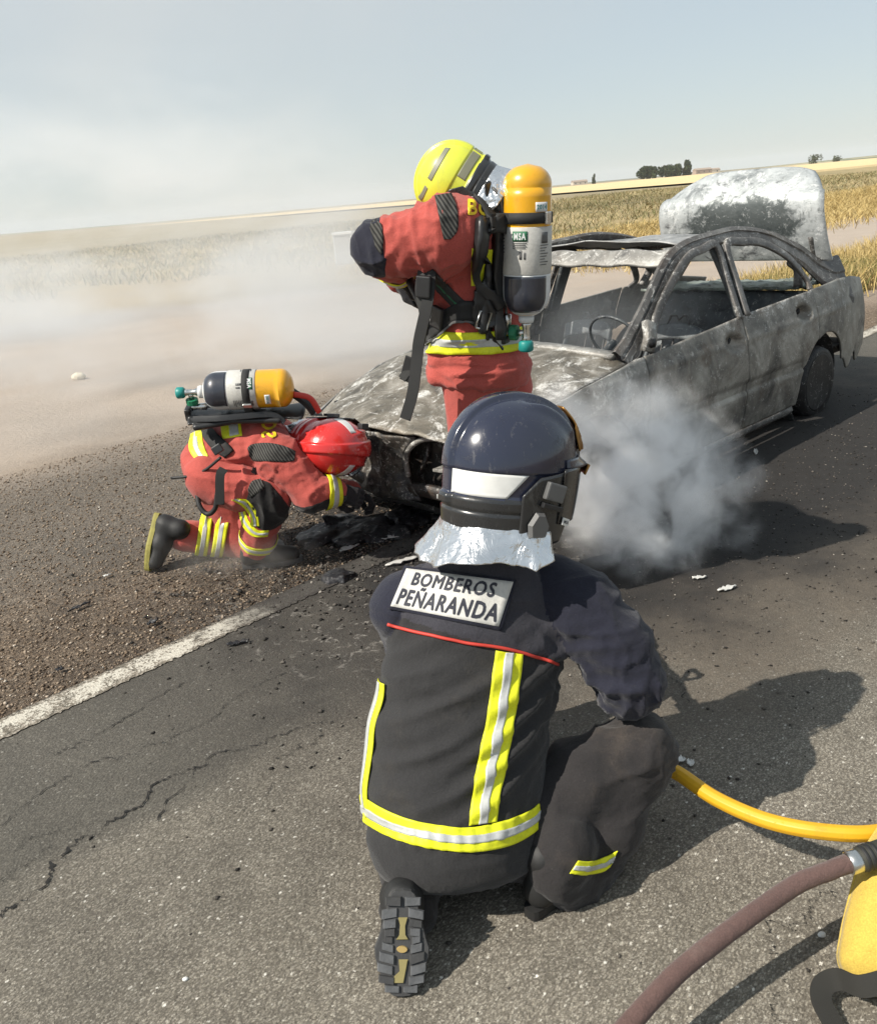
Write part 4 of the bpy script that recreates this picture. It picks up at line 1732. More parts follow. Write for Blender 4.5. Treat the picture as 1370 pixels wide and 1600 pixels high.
def hivis_ring(c, nrm, ref, a0, a1, hw, Rr, bv, parent, n=60, off=.009, label=None):
    y = ring('hi_vis_band', c, nrm, ref, a0, a1, hw, Rr, bv, M_YEL, parent, off, .003, n)
    if y is None:
        return None
    ring('silver_tape', c, nrm, ref, a0, a1, hw * .36, Rr, bv, M_SIL, y, off + .0015, .003, n)
    return y


# ------------------------------------------------------------------ materials of the crew
def cloth(name, col, var=.18, weave=900, bump=.25, rough=.85, dirt=(.05, .045, .04), dirty=.25, sheen=.15, soft=.35):
    n = N(name)
    v = n.obj()
    a = n.noise(7, 6, .62, v)
    c = n.mix(a, tuple(x * (1 - var) for x in col), tuple(x * (1 + var) for x in col))
    d = n.step(n.noise(3.2, 6, .7, n.map(v, (1, 1, 1), (3, 8, 1))), .52, .75)
    c = n.mix(n.math('MULTIPLY', d, dirty), c, dirt)
    sp = n.noise(260, 2, .6, v)
    c = n.mix(1.0, c, n.ramp(sp, [(.3, .84), (.7, 1.12)]), 'MULTIPLY')
    lint = n.step(n.noise(150, 3, .7, v), .70, .76)
    c = n.mix(n.math('MULTIPLY', lint, .22), c, (.22, .20, .17))
    scuff = n.step(n.noise(9, 8, .78, n.map(v, (1, 1, .5), (2, 6, 4)), 1.0), .56, .66)
    c = n.mix(n.math('MULTIPLY', scuff, .22), c, tuple(x * .45 for x in col))
    cr_ = n.noise(11, 5, .6, n.map(v, (1, 1, .75)), .9, kind='RIDGED_MULTIFRACTAL')
    c = n.mix(n.math('MULTIPLY', n.step(cr_, 1.2, 2.4), .10), c, tuple(min(1, x * 1.5) for x in col))
    h = n.math('ADD', n.math('MULTIPLY', n.noise(weave, 2, .5, v), .25), n.math('MULTIPLY', n.noise(34, 6, .68, v, .8), soft * 4))
    h = n.math('ADD', h, n.math('MULTIPLY', cr_, soft * 2.2))
    return n.pbr(c, rough, 0, n.bump(h, bump * 1.8, .006), .2, sheen)


def tape(name, col, rough=.5, spec=.4, dirty=.25):
    n = N(name)
    v = n.obj()
    d = n.step(n.noise(14, 6, .7, v), .5, .75)
    c = n.mix(n.math('MULTIPLY', d, dirty), col, tuple(x * .35 for x in col))
    c = n.mix(1.0, c, n.ramp(n.noise(120, 3, .6, v), [(.3, .88), (.7, 1.06)]), 'MULTIPLY')
    return n.pbr(c, rough, 0, n.bump(n.noise(70, 4, .6, v), .18, .003), spec)


M_YEL = tape('hi_vis_yellow', (.72, .74, .02), .55)
M_SIL = tape('silver_retroreflective', (.46, .47, .46), .42, .6)
M_NAVY = cloth('navy_cloth', (.017, .018, .030), .2)
M_CHAR = cloth('charcoal_cloth', (.029, .0285, .0295), .15, dirt=(.075, .065, .05), dirty=.35)
M_YOKE = cloth('slate_yoke_cloth', (.042, .041, .050), .15, dirt=(.08, .07, .06), dirty=.25)
M_TROU = cloth('charcoal_trouser_cloth', (.028, .0255, .026), .18, dirt=(.10, .08, .065), dirty=.5)
M_RED = cloth('red_aramid_cloth', (.42, .082, .066), .12, dirt=(.20, .055, .045), dirty=.35)
M_REDP = mat_plain('red_piping', (.52, .045, .03), .6)
M_BLK = mat_plain('black_webbing', (.016, .016, .016), .75, bump=.4, bscale=400)
M_RUB = mat_plain('black_rubber', (.014, .014, .014), .62, var=.4, scale=12, bump=.2, bscale=90)
M_PLAS = mat_plain('black_plastic', (.018, .018, .019), .38, bump=.1, bscale=150)
M_GREY = mat_plain('grey_plastic', (.10, .10, .10), .45)
M_CHROME = mat_plain('bright_metal', (.62, .62, .60), .28, 1.0, .1)
M_SKIN = mat_plain('skin', (.42, .24, .17), .55)
M_GLOVE = cloth('black_glove', (.015, .015, .018), .2)
M_PRINT = mat_plain('dark_print', (.02, .022, .035), .7)


def aluminised():
    n = N('aluminised_fabric')
    v = n.obj()
    a = n.noise(16, 5, .65, v, .8)
    c = n.mix(a, (.62, .63, .65), (.86, .87, .88))
    h = n.math('ADD', n.math('MULTIPLY', n.noise(15, 4, .58, v, 1.2), 1.8), n.math('MULTIPLY', n.noise(5, 3, .5, v, .8), 2.4))
    return n.pbr(c, n.math('MULTIPLY_ADD', a, .16, .20), .95, n.bump(h, .6, .010), .5)


M_ALU = aluminised()


def gloss(name, col, rough=.12, var=.06, coat=.6, scratch=.35, dirt=(.2, .19, .17)):
    n = N(name)
    v = n.obj()
    sc = n.step(n.noise(60, 6, .75, n.map(v, (1, 1, .25))), .57, .68)
    sm = n.noise(9, 5, .65, v)
    c = n.mix(sm, tuple(x * (1 - var) for x in col), tuple(min(1, x * (1 + var)) for x in col))
    c = n.mix(n.math('MULTIPLY', sc, scratch * .5), c, dirt)
    # soot smudges and a dull film of dust
    sd = n.step(n.noise(13, 7, .72, n.map(v, (1, 1, 1), (5, 2, 8)), .5), .54, .70)
    c = n.mix(n.math('MULTIPLY', sd, .42), c, tuple(.25 * x + .012 for x in col))
    c = n.mix(n.math('MULTIPLY', n.noise(5, 5, .7, v), .10), c, dirt)
    r = n.math('ADD', n.math('MULTIPLY', sm, .12), n.math('MULTIPLY_ADD', sc, scratch, rough))
    r = n.math('ADD', r, n.math('MULTIPLY', sd, .22))
    return n.pbr(c, r, 0, n.bump(sm, .05, .01), .5, 0, n.math('MULTIPLY', n.math('SUBTRACT', 1.0, sd), coat))


M_HNAVY = gloss('navy_helmet_paint', (.010, .014, .036), .13)
M_HBLK = gloss('black_helmet_band', (.011, .012, .014), .22, coat=.4)
M_HYEL = gloss('yellow_helmet_paint', (.64, .68, .05), .25)
M_HRED = gloss('red_helmet_paint', (.58, .020, .018), .16)
M_WHITE = mat_plain('white_reflective', (.66, .66, .64), .5)
M_VIS = gloss('dark_visor', (.008, .008, .009), .12, coat=.5)
M_GOLD = mat_plain('gold_trim', (.30, .15, .04), .35, .7)


# ------------------------------------------------------------------ helmet (jet type with crest, skirt band and visor)
def helmet(parent, c, fwd, up, s, m_shell, m_band, strips, name='helmet', jaw=True, visor=True, crest=True, goldplate=False, band_h=.145):
    """Local frame: x forward, y left, z up; brow level at z = 0."""
    Rm = np.array(basis(x=fwd, z=up))
    c = np.asarray(c, float)
    h = bpy.data.objects.new(name, None)
    C.objects.link(h)
    h.parent = parent
    h.matrix_basis = (world_of(parent).inverted() if parent is not None else Matrix()) @ Matrix.Translation(Vector(c))
    W = lambda Q: np.asarray(Q, float) * s @ Rm.T + c

    def zbot(az):
        a = np.abs(az)
        return np.interp(a, [0, 48, 62, 80, 100, 135, 180], [.012, .010, -.06, -.135, -.150, -.140, -band_h + .01])

    def surf(az, w, extra=0.0):
        """az in degrees from forward, w = 0 at the bottom edge .. 1 at brow level .. 2 at the top"""
        a = np.radians(az)
        ca, sa = np.cos(a), np.sin(a)
        psi = np.clip(w - 1, 0, 1) * math.pi / 2
        cp, sp = np.cos(psi), np.sin(psi)
        Ax = np.where(ca > 0, .162, .160)
        z = np.where(w >= 1, .152 * sp, zbot(az) * (1 - np.clip(w, 0, 1)))
        k = 1 - .05 * np.clip(-z / .14, 0, 1) ** 2 * np.where(np.abs(az) > 60, 1, 0)
        x = Ax * ca * np.where(w >= 1, cp ** .92, 1) * k
        y = .130 * sa * np.where(w >= 1, cp ** .92, 1) * k
        e = np.zeros_like(z) + extra
        if crest:
            # raised crest from brow to nape, narrowing to the back, with two side ridges
            half = .030 + .012 * np.clip(x / .16, -.6, 1)
            t = np.clip((half - np.abs(y)) / .006, 0, 1)
            e = e + .011 * t * t * (3 - 2 * t) * np.where(w > .35, 1, 0)
            q = np.abs(y) - (.062 + .018 * np.clip(x / .16, -1, 1))
            e = e + .010 * np.exp(-(q / .010) ** 2) * np.clip((z - .05) / .03, 0, 1) * np.clip((x + .02) / .05, 0, 1)
        # recess of the reflective strip, then the skirt and its rim
        lo_, hi_ = -.066, -.006
        rec = np.clip((z - lo_) / .004, 0, 1) * np.clip((hi_ - z) / .004, 0, 1)
        e = e - .0045 * rec
        e = e + .0045 * np.clip((-.066 - z) / .006, 0, 1)
        e = e - .004 * np.exp(-((z + .098) / .0035) ** 2)
        nl = np.stack([x / Ax ** 2, y / .13 ** 2, np.where(w >= 1, z / .152 ** 2, 0)], -1)
        nl = nl / (np.linalg.norm(nl, axis=-1, keepdims=True) + 1e-9)
        P = np.stack([x, y, z], -1) + nl * e[..., None]
        return P

    az = np.linspace(-180, 180, 181)[:-1]
    w = np.concatenate([np.linspace(0, 1, 46), np.linspace(1, 2, 44)[1:]])
    AZ_, W_ = np.meshgrid(az, w, indexing='ij')
    P = surf(AZ_, W_)
    o = grid_mesh('shell', W(P.reshape(-1, 3)).reshape(P.shape), [m_shell, m_band], h, True, .004 * s, True, False)
    me = o.data
    nf = (len(w) - 1) * len(az)
    zc = P[..., 2]
    cent = .25 * (zc[:, :-1] + zc[:, 1:] + np.roll(zc, -1, 0)[:, :-1] + np.roll(zc, -1, 0)[:, 1:]).reshape(-1)
    xc = (.5 * (P[:, :-1, 0] + P[:, 1:, 0])).reshape(-1)
    mi = np.zeros(len(me.polygons), np.int32)
    mi[:nf] = np.where(cent < -.066, 1, 0)
    mi[nf:] = 1
    me.polygons.foreach_set('material_index', mi)
    # reflective strips: (az0, az1, z0, z1 or w0, w1 on the crown)
    for st_ in strips:
        a0, a1, w0, w1, mm = st_[:5]
        A_, B_ = np.meshgrid(np.linspace(a0, a1, 24), np.linspace(w0, w1, 10), indexing='ij')
        if len(st_) > 5:                                # slanted front end
            A_ = a0 + (A_ - a0) * (1 - st_[5] * (w1 - B_) / (w1 - w0))
        if w1 <= 0:                                     # given as heights on the skirt
            zb = zbot(A_)
            Wv = 1 - B_ / zb
        else:
            Wv = B_
        Q = surf(A_, Wv, .0018)
        grid_mesh('reflective_strip', W(Q.reshape(-1, 3)).reshape(Q.shape), mm, h, True, .0012)
    if visor:
        A_, B_ = np.meshgrid(np.linspace(-68, 68, 30), np.linspace(0, 1, 14), indexing='ij')
        z = .004 - .125 * B_
        r = 1.03 - .05 * B_ ** 2
        Q = np.stack([.165 * np.cos(np.radians(A_)) * r, .135 * np.sin(np.radians(A_)) * r, z], -1)
        grid_mesh('visor', W(Q.reshape(-1, 3)).reshape(Q.shape), M_VIS, h, True, .003)
    # peak above the brow
    A_, B_ = np.meshgrid(np.linspace(-62, 62, 30), np.linspace(0, 1, 6), indexing='ij')
    ln = .030 * np.cos(np.radians(A_ * 1.35))
    Q = np.stack([(.160 + ln * B_) * np.cos(np.radians(A_)), (.128 + ln * B_ * .6) * np.sin(np.radians(A_)), .022 - .020 * B_], -1)
    grid_mesh('peak', W(Q.reshape(-1, 3)).reshape(Q.shape), m_shell, h, True, .006)
    if goldplate:
        A_, B_ = np.meshgrid(np.linspace(-26, 26, 18), np.linspace(0, 1, 12), indexing='ij')
        Q = surf(A_ * (1 - .55 * B_), 1.14 + .42 * B_, .010)
        grid_mesh('front_plate', W(Q.reshape(-1, 3)).reshape(Q.shape), M_GOLD, h, True, .004)
        A_, B_ = np.meshgrid(np.linspace(-30, 30, 16), np.linspace(0, 1, 4), indexing='ij')
        Q = np.stack([(.190 - .012 * B_) * np.cos(np.radians(A_)), (.150) * np.sin(np.radians(A_)), .006 - .022 * B_], -1)
        grid_mesh('peak_trim', W(Q.reshape(-1, 3)).reshape(Q.shape), M_GOLD, h, True, .006)
    if jaw:
        for sg in (-1, 1):
            A_, B_ = np.meshgrid(np.linspace(52, 104, 26) * sg, np.linspace(0, 1, 20), indexing='ij')
            aa = np.abs(A_)
            top = np.interp(aa, [52, 70, 90, 104], [.006, -.006, -.014, -.055])
            bot = np.interp(aa, [52, 62, 78, 104], [-.118, -.165, -.168, -.150])
            z = top + (bot - top) * B_
            k = 1.035 - .05 * np.clip(-z / .15, 0, 1)
            Q = np.stack([.163 * np.cos(np.radians(A_)) * k, .133 * np.sin(np.radians(A_)) * k, z], -1)
            grid_mesh('side_guard', W(Q.reshape(-1, 3)).reshape(Q.shape), M_HBLK, h, True, .005, False, sg > 0)
            # visor pivot and chin-strap clip
            Mx = basis(x=Rm @ [0, sg, 0], z=Rm @ [.25, 0, 1])
            box('visor_pivot', W([.035, .142 * sg, -.045]), (.008 * s, .024 * s, .020 * s), M_GREY, h, Mx, .004)
            box('pivot_rib', W([.03, .143 * sg, -.078]), (.006 * s, .026 * s, .006 * s), M_PLAS, h, Mx, .002)
            pts = [(-.020, .148), (.022, .148), (.030, .120), (.016, .092), (-.006, .090), (-.024, .118)]
            V0 = [W([x, .136 * sg, -z]) for x, z in pts] + [W([x * .8, .148 * sg, -.12 + (.12 - z) * .8]) for x, z in pts]
            k = len(pts)
            F0 = [tuple(range(k))[::-1], tuple(range(k, 2 * k))] + [(i, (i + 1) % k, k + (i + 1) % k, k + i) for i in range(k)]
            mesh('strap_clip', V0, F0, M_GREY, h, False)
    return h, W, Rm


def glove(parent, wrist, fdir, ndir, m, s=1.0, curl=.6, side=1, name='glove'):
    """Palm and five curled fingers; fdir points along the hand, ndir out of the back of it."""
    Mh = np.array(basis(x=fdir, z=ndir))
    w = np.asarray(wrist, float)
    Lp = lambda *q: w + (Mh @ np.array(q)) * s
    fs = [rbox(Lp(.05, 0, 0), np.array([.048, .043, .017]) * s, Mh, .014 * s), sweep([Lp(-.05, 0, 0), Lp(.03, 0, 0)], [.036 * s, .034 * s], k=.01)]
    body = union(fs, .02)
    fingers = []
    for i, (y, L) in enumerate(((.033, .072), (.011, .082), (-.011, .077), (-.033, .060))):
        p = [np.array([.088, y, .002])]
        a = 0
        for j, seg in enumerate((.45, .32, .23)):
            a += curl * (1.0 + .15 * j)
            p.append(p[-1] + L * seg * 1.15 * np.array([math.cos(a), 0, -math.sin(a)]))
        fingers.append(sweep([Lp(*q) for q in p], np.array([.0125, .0118, .011, .0098]) * s, k=.004))
    t = [(.02, .03 * side, -.006), (.045, .058 * side, -.018), (.075, .06 * side, -.04), (.095, .05 * side, -.055)]
    fingers.append(sweep([Lp(*q) for q in t], np.array([.018, .015, .0135, .011]) * s, k=.006))

    def f(P):
        d = body(P)
        e = np.min(np.stack([g(P) for g in fingers]), 0)
        return smin(d, e, .008)
    lo, hi = w - .19 * s, w + .19 * s
    return skin(name, f, lo, hi, .0042 * s, m, parent)


def boot(parent, heel, toe, shaft_top, m=None, s=1.0, upd=(0, 0, 1), sole_m=None, name='boot'):
    """Heel and toe on the sole line, shaft up to the trouser cuff."""
    heel, toe, top = (np.asarray(q, float) for q in (heel, toe, shaft_top))
    x = unit(toe - heel)
    Mb = np.array(basis(x=x, z=upd))
    L = np.linalg.norm(toe - heel)
    Q = lambda a, b, c: heel + Mb @ np.array([a * L, b, c])
    f = union([sweep([Q(.12, 0, .055), Q(.5, 0, .058), Q(.86, 0, .045)], [.040 * s, .046 * s, .043 * s], [.052 * s, .05 * s, .036 * s], Mb[:, 1], k=.02),
               sweep([Q(.17, 0, .07), Q(.19, 0, .14), top], [.046 * s, .047 * s, .050 * s], k=.02)], .03)
    f = cut(f, halfspace(Q(0, 0, .022), -Mb[:, 2]))
    pts = np.stack([heel, toe, top])
    o, bv = skin(name, f, pts.min(0) - .12, pts.max(0) + .12, .008, m or M_RUB, parent, lambda P: .003 * ridged(P, 14, seed=3))
    return o, Mb, L, Q


def sole(parent, Q, m_edge, m_tread, s=1.0, lugs=False, accents=()):
    """Outsole under a boot, its outline waisted, with cut tread blocks."""
    n = 34
    out = []
    for i in range(n):
        a = 2 * math.pi * i / n
        u = .5 - .53 * math.cos(a)
        wv = (.034 + .013 * math.sin((u - .15) * 3.6) ** 2 + .004 * (u > .5)) * (abs(math.sin(a)) ** .55)
        out.append((u, math.copysign(wv, math.sin(a)) * s))
    V0 = [Q(u, y, .026) for u, y in out] + [Q(u, y * 1.03, .010) for u, y in out] + [Q(u, y * .98, 0) for u, y in out]
    F0 = [tuple(range(n))[::-1], tuple(range(2 * n, 3 * n))]
    for r in (0, 1):
        F0 += [(r * n + i, r * n + (i + 1) % n, (r + 1) * n + (i + 1) % n, (r + 1) * n + i) for i in range(n)]
    so = mesh('outsole', V0, F0, m_edge, parent, False)
    if lugs:
        def lug(pts, m, z=-.006):
            k = len(pts)
            cu, cv = np.mean(pts, 0)
            V1 = [Q(u, y * s, .001) for u, y in pts] + [Q(cu + (u - cu) * .88, (cv + (y - cv) * .86) * s, z) for u, y in pts]
            mesh('tread_block', V1, [tuple(range(k))[::-1], tuple(range(k, 2 * k))] + [(i, (i + 1) % k, k + (i + 1) % k, k + i) for i in range(k)], m, so, False)
        r = np.random.default_rng(9)
        for sg in (1, -1):
            # forefoot chevrons, waist bars, heel blocks
            for u0, u1, y0, y1, sk in ((.03, .125, .003, .034, .0), (.14, .235, .010, .040, .03), (.25, .33, .012, .037, .02), (.345, .42, .014, .034, .01), (.435, .50, .018, .034, -.01),
                                       (.515, .60, .016, .038, -.03), (.615, .71, .014, .043, -.04), (.725, .82, .016, .046, -.04), (.835, .915, .013, .043, -.03), (.925, .99, .003, .031, -.01)):
                j = r.normal(0, .004, 4)
                lug([(u0 + j[0], y0 * sg), (u1 + j[1], y0 * sg), (u1 + sk + j[2], y1 * sg), (u0 + sk + j[3], y1 * sg)][::sg], m_tread if r.random() < .7 else m_edge, -.004 - .004 * r.random())
        for pts, m in accents:
            lug(pts, m, -.0045)
    return so

# ================================================================== PERSON: crouching in dark gear, back to the viewer
def figure_body(fn_list, head_c, fwd, up, lo, hi, name, label, group=None, h=.016):
    """One continuous body under the clothes: trunk and limbs a little thinner than the cloth, with a head on a neck."""
    Rm = np.array(basis(x=fwd, z=up))
    hc = np.asarray(head_c, float)
    L = lambda *q: hc + Rm @ np.array(q)
    head = union([ellip(L(0, 0, .02), (.098, .076, .115), Rm), ellip(L(.035, 0, -.065), (.060, .052, .058), Rm),
                  sweep([L(.095, 0, .02), L(.118, 0, -.022)], [.010, .017], k=.01)], .02)
    ears = union([ellip(L(-.005, .078, -.005), (.018, .010, .032), Rm), ellip(L(-.005, -.078, -.005), (.018, .010, .032), Rm)], .005)
    lips = union([ellip(L(.092, 0, -.062), (.012, .024, .007), Rm), ellip(L(.090, 0, -.078), (.012, .021, .007), Rm)], .004)
    eyes = union([ellip(L(.086, .031, .014), (.014, .015, .011), Rm), ellip(L(.086, -.031, .014), (.014, .015, .011), Rm)], .003)
    inner = union([offset(f, -.034) for f in fn_list], .03)
    hd = union([head, ears, lips, eyes], .01)
    fn = lambda P: smin(inner(P), hd(P), .02)
    skin_m = [M_SKIN, M_BLK]
    o, bv = skin(name, fn, lo, hi, h, skin_m, None, None, lambda Cn: (np.linalg.norm(Cn - hc, axis=1) > .16).astype(int))
    tag(o, label, 'person', group)
    return o


a_side = unit([1, .10, 0])
# trunk: centres in the world, half-widths across and front to back
tA = [A3(712, 1318, 1.76), A3(708, 1232, 1.83), A3(716, 1150, 1.89), A3(733, 1062, 1.95), A3(752, 985, 1.995), A3(768, 925, 2.03)]
tr_ra = [.205, .218, .222, .218, .214, .175]
tr_rb = [.165, .172, .168, .160, .150, .120]
trunkA = sweep(tA, tr_ra, tr_rb, a_side, cap=.125, k=.03)
shR, elR, wrR = A3(905, 950, 1.98), A3(985, 1068, 1.90), A3(945, 1030, 2.16)
shL, elL, wrL = A3(640, 950, 2.03), A3(645, 1010, 2.24), A3(775, 985, 2.36)
armR = sweep([A3(860, 915, 2.02), shR, shR * .45 + elR * .55 + [.012, 0, .01], elR], [.085, .098, .094, .078], k=.03)
forR = sweep([elR, elR * .5 + wrR * .5, wrR], [.078, .072, .055], k=.02)
armL = sweep([A3(680, 930, 2.05), shL, elL], [.085, .094, .075], k=.03)
forL = sweep([elL, wrL], [.074, .054], k=.02)
collar = sweep([A3(772, 915, 2.00), A3(778, 868, 2.01)], [.125, .082], [.10, .078], a_side, cap=.03, k=.02)
hem = sweep([A3(712, 1352, 1.735), A3(709, 1300, 1.775)], [.178, .206], [.145, .168], a_side, cap=.045, k=.02)
jackA = union([trunkA, armR, forR, armL, forL, collar, hem], .035)

hipR, knR, anR = A3(815, 1290, 1.82), A3(1000, 1168, 1.90), A3(893, 1392, 1.775)
hipL, knL, anL = A3(660, 1310, 1.80), np.array([-.13, 2.06, .085]), A3(640, 1418, 1.67)
thR = sweep([hipR, hipR * .5 + knR * .5 + [0, 0, .01], knR], [.112, .108, .088], k=.03)
shnR = sweep([knR, knR * .5 + anR * .5 + [.0, -.02, 0], anR + [-.01, -.01, .0], np.array([.215, 1.725, .13]), np.array([.198, 1.706, .092])], [.088, .087, .084, .084, .074], k=.03)
thL = sweep([hipL, knL + [0, 0, .02]], [.110, .085], k=.03)
shnL = sweep([knL, knL * .4 + anL * .6 + [0, 0, .01], anL], [.082, .080, .068], k=.03)
trouA = union([thR, shnR, thL, shnL, sweep([hipL, hipR], [.13, .13], k=.02)], .03)

HA_C, HA_F, HA_U = A3(797, 722, 2.03), unit([math.cos(R(24)), math.sin(R(24)), -.20]), unit([.16, .13, 1])
HA_F, HA_U = unit([.90, .40, -.20]), unit([.20, .16, 1])
neckA = sweep([tA[-1], HA_C + [0, 0, -.06]], [.08, .065], k=.02)
HEAD_A = np.array(HA_C) + np.array(HA_U) * -.015 + unit(HA_F) * .0
pA = figure_body([trunkA, armR, forR, armL, forL, thR, shnR, thL, shnL, sweep([hipL, hipR], [.13, .13], k=.02), offset(neckA, .0)],
                 HEAD_A, HA_F, HA_U, (-.45, 1.30, -.02), (.80, 2.60, 1.32), 'person',
                 'firefighter in charcoal jacket and glossy navy helmet crouching on one knee, back to the viewer')


def curtain(parent, hc, F, U, s, jack, az0, az1, seed, flare=.34, drop=.075):
    """Aluminised neck curtain hanging from the helmet rim, lying over collar and shoulders."""
    Rm = np.array(basis(x=F, z=U))
    cv = []
    for i in range(110):
        az = az0 + (az1 - az0) * i / 109
        row = []
        for j in range(26):
            t = j / 25
            a = R(az)
            fl = 1 + flare * t ** 1.25 + .05 * t * math.sin(az * .085 + seed)
            back = math.exp(-((az - 183) / 60) ** 2)
            z = -.120 - t * (drop + .038 * back + .010 * math.sin(az * .07 + seed))
            row.append(np.asarray(hc) + Rm @ (np.array([.146 * math.cos(a) * fl - .02 * t, .121 * math.sin(a) * fl, z]) * s))
        cv.append(row)
    cv = np.array(cv)
    fo = (.050 * (.25 + ridged(cv.reshape(-1, 3), 8, (1, 1, .45), seed=seed)) + .008 * ridged(cv.reshape(-1, 3), 19, (1, 1, 1.4), seed=seed + 1)).reshape(cv.shape[:2])
    nr = cv - (np.asarray(hc) + Rm @ np.array([0, 0, -.1]))
    cv = cv + nr / np.linalg.norm(nr, axis=2, keepdims=True) * (fo * np.linspace(.1, 1, 26)[None, :])[..., None]
    Pq = cv.reshape(-1, 3)
    for _ in range(3):
        d = jack(Pq)
        Pq = Pq + grad(jack, Pq) * np.maximum(.007 - d, 0)[:, None]
    return grid_mesh('neck_curtain', Pq.reshape(cv.shape), M_ALU, parent, True, .002)


pipe_px = [(606, 975), (660, 990), (725, 1003), (790, 1013), (840, 1027), (876, 1040)]
_pc = np.array([A3(x, y, 1.80) for x, y in pipe_px])
_pn = unit(np.cross(_pc[-1] - _pc[0], [0, 1, -.35]))
if _pn[2] < 0:
    _pn = -_pn


def foldsA(P):
    d = .008 * ridged(P, 6.0, (1, 1, 2.2), seed=11)
    d += .020 * near(P, A3(900, 1075, 1.9), .15) * ridged(P, 11, (1, 1, 1.6), seed=12)
    d += .022 * near(P, elR, .16) * ridged(P, 13, (1.6, 1, 1), seed=13)
    d += .018 * near(P, shR * .5 + elR * .5, .18) * ridged(P, 9, seed=14)
    # creases running across the back to the waist on the near right side
    for k, (px, py, w, a) in enumerate(((800, 1195, .19, .014), (835, 1130, .17, .013), (690, 1110, .22, .009), (640, 1205, .18, .009), (790, 1250, .16, .010), (845, 1075, .14, .011), (620, 1085, .14, .007))):
        c = A3(px, py, 1.74 - (py - 1150) * .0007)
        u = (P - c) @ unit([-.35, 0, 1])
        d += a * np.exp(-(u / .011) ** 2) * near(P, c, w) - a * .7 * np.exp(-((u - .026) / .014) ** 2) * near(P, c, w)
    # armhole and yoke seams
    dt, da = trunkA(P), np.minimum(armR(P), armL(P))
    d -= .006 * np.exp(-((da - dt + .012) / .007) ** 2) * (P[:, 2] > .5)
    d -= .003 * np.exp(-(((P - _pc.mean(0)) @ _pn + .012) / .006) ** 2)
    # hem stitching
    d += .004 * near(P, A3(710, 1385, 1.6), .3) * np.sin(P[:, 0] * 190) * np.exp(-((P[:, 2] - .27) / .02) ** 2)
    return d


def matA(Cn):
    up_ = (Cn - _pc.mean(0)) @ _pn > 0
    dt = trunkA(Cn)
    da = np.minimum(np.minimum(armR(Cn), forR(Cn)), np.minimum(armL(Cn), forL(Cn)))
    return np.where(da < dt - .012, 2, np.where(up_, 1, 0))


jA, bvA = skin('jacket', jackA, (-.45, 1.35, .12), (.75, 2.6, 1.02), .0075, [M_CHAR, M_YOKE, M_NAVY], pA, foldsA, matA)


def foldsT(P):
    d = .013 * ridged(P, 7, (1, 1, .7), seed=21) + .022 * near(P, knR, .17) * ridged(P, 12, (.6, .6, 1.6), seed=22)
    d += .022 * near(P, hipR, .2) * ridged(P, 8, (1, 1, 1), seed=23) + .016 * near(P, anR, .17) * ridged(P, 12, (1, 1, 2.2), seed=24)
    return d


tAo, bvT = skin('trousers', trouA, (-.4, 1.4, -.02), (.75, 2.3, .70), .0085, M_TROU, pA, foldsT)

# red piping along the yoke seam
pts = []
for q in smooth_path([(x, y, 0) for x, y in pipe_px], 60):
    h = bvA.ray_cast(EYE, ray(q[0], q[1]).normalized())
    if h[0] is not None:
        pts.append(np.array(h[0] + h[1] * .003))
tube('red_piping', smooth_path(pts[::3], 60), .0042, M_REDP, jA, 8)


def hivis_px(edges, bv, parent, label=None):
    b = ribbon('hi_vis_band', edges, bv, M_YEL, parent, .005, .003, 11)
    if b is not None:
        ribbon('silver_tape', edges, bv, M_SIL, b, .0075, .003, 6, f0=.34, f1=.66)
    return b


hivis_px([(774, 1016, 817, 1022), (768, 1060, 812, 1066), (760, 1120, 803, 1128), (748, 1180, 792, 1190), (738, 1240, 780, 1250), (732, 1289, 776, 1284)], bvA, jA)
hivis_px([(563, 1240, 568, 1284), (600, 1263, 602, 1304), (640, 1279, 640, 1318), (690, 1290, 690, 1328), (740, 1292, 742, 1331), (790, 1281, 796, 1321), (826, 1266, 834, 1300), (840, 1255, 845, 1282)], bvA, jA)
def side_tape(d, hw, Rr, m, parent, off, th, lo_=.95, hi_=3.5, nw=5):
    """A tape down the flank: rays come in along -d towards the spine line."""
    d = unit(d)
    Pth = smooth_path(tA, 60)
    Pth = Pth[int(lo_ / 5 * 59):int(hi_ / 5 * 59) + 1]
    T_ = np.gradient(Pth, axis=0)
    G_ = []
    for p_, t_ in zip(Pth, T_):
        w_ = unit(np.cross(t_, d))
        row = []
        for j in range(nw):
            o_ = p_ + w_ * hw * (2 * j / (nw - 1) - 1)
            h_ = bvA.ray_cast(Vector(o_ + d * Rr), Vector(-d))
            row.append(np.array(h_[0]) if h_[0] is not None else o_ + d * .2)
        G_.append(row)
    G_ = np.array(G_)
    for _ in range(10):
        Q_ = np.pad(G_, ((1, 1), (0, 0), (0, 0)), mode='edge')
        G_ = .5 * G_ + .25 * (Q_[:-2] + Q_[2:])
    G_ = G_ + d * off
    n_ = np.cross(np.gradient(G_, axis=0), np.gradient(G_, axis=1))
    if (n_ * d).sum() < 0:
        G_ = G_[:, ::-1]
    return grid_mesh('hi_vis_band' if m is M_YEL else 'silver_tape', G_, m, parent, True, th)


